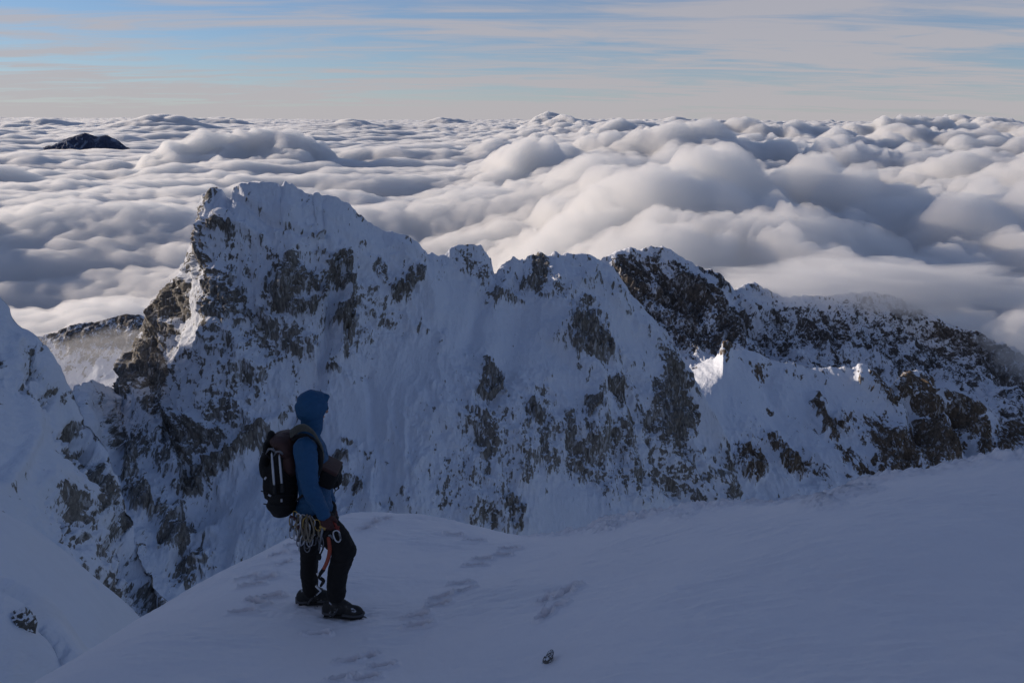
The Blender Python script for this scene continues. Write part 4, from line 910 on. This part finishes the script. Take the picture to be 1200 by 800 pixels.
# ---- camera bag on the chest
t_ = thing('camera_bag', q3(388, 572), 'black camera bag carried on the chest under the arm', 'bag')
rb = Matrix.Rotation(R(28), 3, 'Y')
bm = bmesh.new(); box(bm, q3(386, 555, -.03), (.135, .22, .15), rb, .03); ell(bm, q3(391, 561, -.03), (.065, .09, .065))
finish('bag_body', bm, m_black, t_, voxel=.008, iters=4, fold=.005, fs=14)
bm = bmesh.new(); box(bm, q3(388, 545, -.03), (.145, .23, .03), rb, .012); finish('flap', bm, m_brown, t_)
bm = bmesh.new(); tube(bm, [q3(376, 545, -.1), q3(374, 535, -.12), q3(370, 520, -.13)], [.010]*3, seg=6); finish('strap', bm, m_black, t_); bm = bmesh.new(); tube(bm, [q3(392, 560, -.10), q3(396, 565, -.11), q3(397, 572, -.10), q3(393, 575, -.09), q3(391, 568, -.10)], [.006]*5, seg=6); finish('strap', bm, m_black, t_)

# ---- gear hanging from the harness
def carabiner(bm, c, L_, a, b_, r=.0045):
    """D-shaped ring, long axis a, width axis b_"""
    pts = []
    for k in range(20):
        t = 2*math.pi*k/20; x_, y_ = math.cos(t), math.sin(t)
        pts.append(c+a*(abs(x_)**.7*math.copysign(1, x_))*L_*.5+b_*y_*L_*.26*(1-.18*x_))
    tube(bm, pts+[pts[0]], [r]*21, seg=6, caps=False)
rnd = random.Random(5)
spots = [(346, 600, 35), (350, 603, 30), (355, 604, 38), (359, 607, 32), (363, 606, 40), (367, 609, 34), (371, 610, 30), (352, 610, 38), (361, 614, 33), (343, 606, 24), (368, 616, 22)]
for i, (x_, y_, l_) in enumerate(spots):
    dy = -.17-.035*rnd.random()-.02*(i % 2)
    top = q3(x_, y_, dy); lean = rnd.uniform(-.35, .35)
    dn = Vector((lean*.6, rnd.uniform(-.1, .1), -1)).normalized(); sd_ = Vector((math.cos(rnd.uniform(0, 2.6)), math.sin(rnd.uniform(-1, 1)), 0)); sd_ = (sd_-dn*sd_.dot(dn)).normalized()
    t_ = thing('quickdraw', top, 'carabiner and tan sling hanging in the cluster of gear at the hip', 'quickdraw', 'quickdraws racked on the harness at the hip')
    ln = l_*.0058
    bm = bmesh.new(); carabiner(bm, top+dn*.035, .09, dn, sd_); finish('carabiner', bm, m_gold if i % 3 == 0 else m_metal, t_)
    bm = bmesh.new(); tube(bm, [top+dn*.06, top+dn*(.06+ln*.3)+sd_*.006, top+dn*(ln-.04)], [.011, .009, .011], seg=8, flat=((0, 1, 0), .5)); finish('sling', bm, m_sling, t_, sub=1)
    bm = bmesh.new(); carabiner(bm, top+dn*(ln-.01), .09, dn, (sd_+Vector((0, .4, 0))).normalized()); finish('carabiner', bm, m_metal if i % 2 else m_steel, t_)
t_ = thing('cord_bundle', q3(358, 620, -.2), 'pale tan bundle of slings hanging lowest at the hip', 'slings')
for k in range(3):
    bm = bmesh.new(); x_ = 350+5*k
    limb(bm, [q3(x_, 603, -.20), q3(x_-3+k, 618, -.225), q3(x_+3, 632+k, -.22), q3(x_+8, 622, -.215), q3(x_+3, 604, -.20)], [.0075]*5, n=5); finish('loop', bm, m_sling, t_)
for x_, y_, tx, ty, lb in ((343, 606, 340, 622, 'dark red handled ice screw sticking out rearmost from the hip gear'), (352, 618, 349, 634, 'small steel ice screw hanging below the rearmost slings'), (378, 618, 374, 644, 'steel ice screw with gold hanger hanging in front of the gear cluster')):
    t_ = thing('ice_screw', q3(x_, y_, -.22), lb, 'ice screw')
    bm = bmesh.new(); tube(bm, [q3(x_, y_, -.22), q3(tx, ty, -.22)], [.010, .008], seg=10); finish('tube', bm, m_steel, t_)
    bm = bmesh.new(); box(bm, q3(x_, y_, -.22), (.05, .012, .022), Matrix.Rotation(R(25), 3, 'Y'), .004); finish('hanger', bm, m_gold if x_ > 370 else m_glove, t_)
t_ = thing('carabiner', q3(395, 628, -.22), 'big pale oval locking carabiner hanging on the thigh', 'carabiner')
bm = bmesh.new(); dn = (q3(397, 636, -.22)-q3(393, 620, -.22)).normalized(); sd_ = dn.cross(Vector((0, 1, 0))).normalized()
carabiner(bm, (q3(397, 636, -.22)+q3(393, 620, -.22))/2, .095, dn, sd_, .0055); finish('frame', bm, m_silver, t_)
bm = bmesh.new(); c_ = (q3(397, 636, -.22)+q3(393, 620, -.22))/2+sd_*.022; tube(bm, [c_-dn*.025, c_+dn*.022], [.008, .008], seg=10); finish('gate_sleeve', bm, m_steel, t_)
# ---- orange ice tool hanging between the legs
t_ = thing('ice_tool', q3(385, 625, -.20), 'ice tool with curved orange shaft hanging in front of the legs', 'ice tool')
bm = bmesh.new(); limb(bm, [q3(385, 630, -.20), q3(386.5, 643, -.20), q3(384, 656, -.20), q3(379, 667, -.20)], [.015, .016, .015, .014], n=6); finish('shaft', bm, m_orange, t_)
bm = bmesh.new(); limb(bm, [q3(379, 667, -.20), q3(374, 675, -.20), q3(379, 680, -.20), q3(376, 686, -.20)], [.016, .013, .014, .010], n=5); finish('grip', bm, m_black, t_)
bm = bmesh.new(); tube(bm, [q3(372, 671, -.205), q3(376, 679, -.205)], [.012, .010], seg=8, flat=((0, 1, 0), .4)); tube(bm, [q3(370, 686, -.205), q3(376, 692, -.205), q3(371, 697, -.205)], [.009, .008, .004], seg=8); finish('spike', bm, m_silver, t_)
bm = bmesh.new(); tube(bm, [q3(377, 632, -.20), q3(382, 628, -.20), q3(387, 627, -.20), q3(391, 631, -.20)], [.004, .010, .012, .009], seg=8, flat=((0, 1, 0), .5)); finish('head', bm, m_steel, t_)
bm = bmesh.new(); limb(bm, [q3(377, 622, -.21), q3(379, 640, -.21), q3(374, 652, -.21)], [.006, .007, .006], n=4); ell(bm, q3(374, 652, -.21), (.018, .012, .03)); finish('lanyard', bm, m_black, t_)
# ------------------------------------------------------------------ light and sky
SUN_AZ, SUN_EL = R(-69), R(11)
to_sun = Vector((math.sin(SUN_AZ)*math.cos(SUN_EL), math.cos(SUN_AZ)*math.cos(SUN_EL), math.sin(SUN_EL)))
sd = bpy.data.lights.new('sun', 'SUN'); sd.energy = SUN_E; sd.angle = R(.53); sd.color = (1.0, .85, .70)
so = bpy.data.objects.new('sun', sd); col.objects.link(so); so.rotation_euler = (-to_sun).to_track_quat('-Z', 'Y').to_euler(); so.location = to_sun*500
wd = bpy.data.worlds.new('World'); scene.world = wd; wd.use_nodes = True
t = wd.node_tree; t.nodes.clear()
def wn(typ, **kw):
    x = t.nodes.new(typ)
    for k, v in kw.items(): setattr(x, k, v)
    return x
L = t.links.new
out = wn('ShaderNodeOutputWorld'); bg = wn('ShaderNodeBackground'); bg.inputs[1].default_value = SKY_E
L(bg.outputs[0], out.inputs[0])
tc = wn('ShaderNodeTexCoord')
sep = wn('ShaderNodeSeparateXYZ'); L(tc.outputs['Generated'], sep.inputs[0])
def m(op, a, b=None, clamp=False):
    x = wn('ShaderNodeMath', operation=op, use_clamp=clamp)
    for i, v in enumerate((a, b)):
        if v is None: continue
        if hasattr(v, 'bl_idname'): L(v, x.inputs[i])
        else: x.inputs[i].default_value = v
    return x.outputs[0]
zc = m('MAXIMUM', sep.outputs[2], .004)
cmb = wn('ShaderNodeCombineXYZ'); L(sep.outputs[0], cmb.inputs[0]); L(sep.outputs[1], cmb.inputs[1]); L(zc, cmb.inputs[2])
sky = wn('ShaderNodeTexSky', sky_type='NISHITA', sun_disc=False)
sky.sun_elevation = SUN_EL; sky.sun_rotation = SUN_AZ; sky.altitude = 2500; sky.air_density = 1.0; sky.dust_density = .4; sky.ozone_density = 4.5
L(cmb.outputs[0], sky.inputs[0])
# high thin cirrus, laid on a plane high overhead and stretched by the wind
den = m('ADD', zc, .06)
u = m('DIVIDE', sep.outputs[0], den); v = m('DIVIDE', sep.outputs[1], den)
cv = wn('ShaderNodeCombineXYZ'); L(u, cv.inputs[0]); L(v, cv.inputs[1])
mp = wn('ShaderNodeMapping'); L(cv.outputs[0], mp.inputs[0]); mp.inputs['Rotation'].default_value = (0, 0, R(34)); mp.inputs['Scale'].default_value = (.42, 1.0, 1)
def wnoise(sc, det, rg, dist=0, off=0):
    x = wn('ShaderNodeTexNoise'); x.inputs['Scale'].default_value = sc; x.inputs['Detail'].default_value = det; x.inputs['Roughness'].default_value = rg; x.inputs['Distortion'].default_value = dist
    if off:
        a = wn('ShaderNodeVectorMath', operation='ADD'); a.inputs[1].default_value = (off, off*.7, 0); L(mp.outputs[0], a.inputs[0]); L(a.outputs[0], x.inputs[0])
    else: L(mp.outputs[0], x.inputs[0])
    return x.outputs[0]
n1 = wnoise(.55, 6, .55, .8); n2 = wnoise(1.7, 8, .62, 1.2, 5.3)
nn = m('ADD', m('MULTIPLY', n1, .62), m('MULTIPLY', n2, .38))
mr = wn('ShaderNodeMapRange', interpolation_type='SMOOTHSTEP'); L(nn, mr.inputs[0]); mr.inputs[1].default_value = .40; mr.inputs[2].default_value = .60; mr.inputs[3].default_value = .10; mr.inputs[4].default_value = .85
# a hazy veil thickens towards the horizon (longer path through the same layer)
veil = m('DIVIDE', .030, m('ADD', zc, .030)); 
cover = m('MINIMUM', m('ADD', mr.outputs[0], m('MULTIPLY', veil, .8)), .97)
cf = m('MULTIPLY', cover, m('MULTIPLY', m('SUBTRACT', 1.0, m('MULTIPLY', zc, 1.0)), CIRRUS))
mx = wn('ShaderNodeMix', data_type='RGBA'); L(cf, mx.inputs[0]); L(sky.outputs[0], mx.inputs[6])
mx.inputs[7].default_value = (CIR_C[0], CIR_C[1], CIR_C[2], 1)
L(mx.outputs[2], bg.inputs[0])
scene.view_settings.view_transform = 'Standard'; scene.view_settings.look = 'None'
scene.view_settings.gamma = 1; scene.view_settings.exposure = EXPO
scene.view_settings.use_curve_mapping = False
cy_ = scene.cycles
scene.render.engine = 'CYCLES'
cy_.max_bounces = 12; cy_.diffuse_bounces = 3; cy_.glossy_bounces = 2; cy_.transmission_bounces = 2; cy_.volume_bounces = 10; cy_.transparent_max_bounces = 64
cy_.use_denoising = True; cy_.denoiser = 'OPENIMAGEDENOISE'; cy_.sample_clamp_indirect = 6
cy_.use_adaptive_sampling = True; cy_.adaptive_threshold = .015
cy_.caustics_reflective = False; cy_.caustics_refractive = False
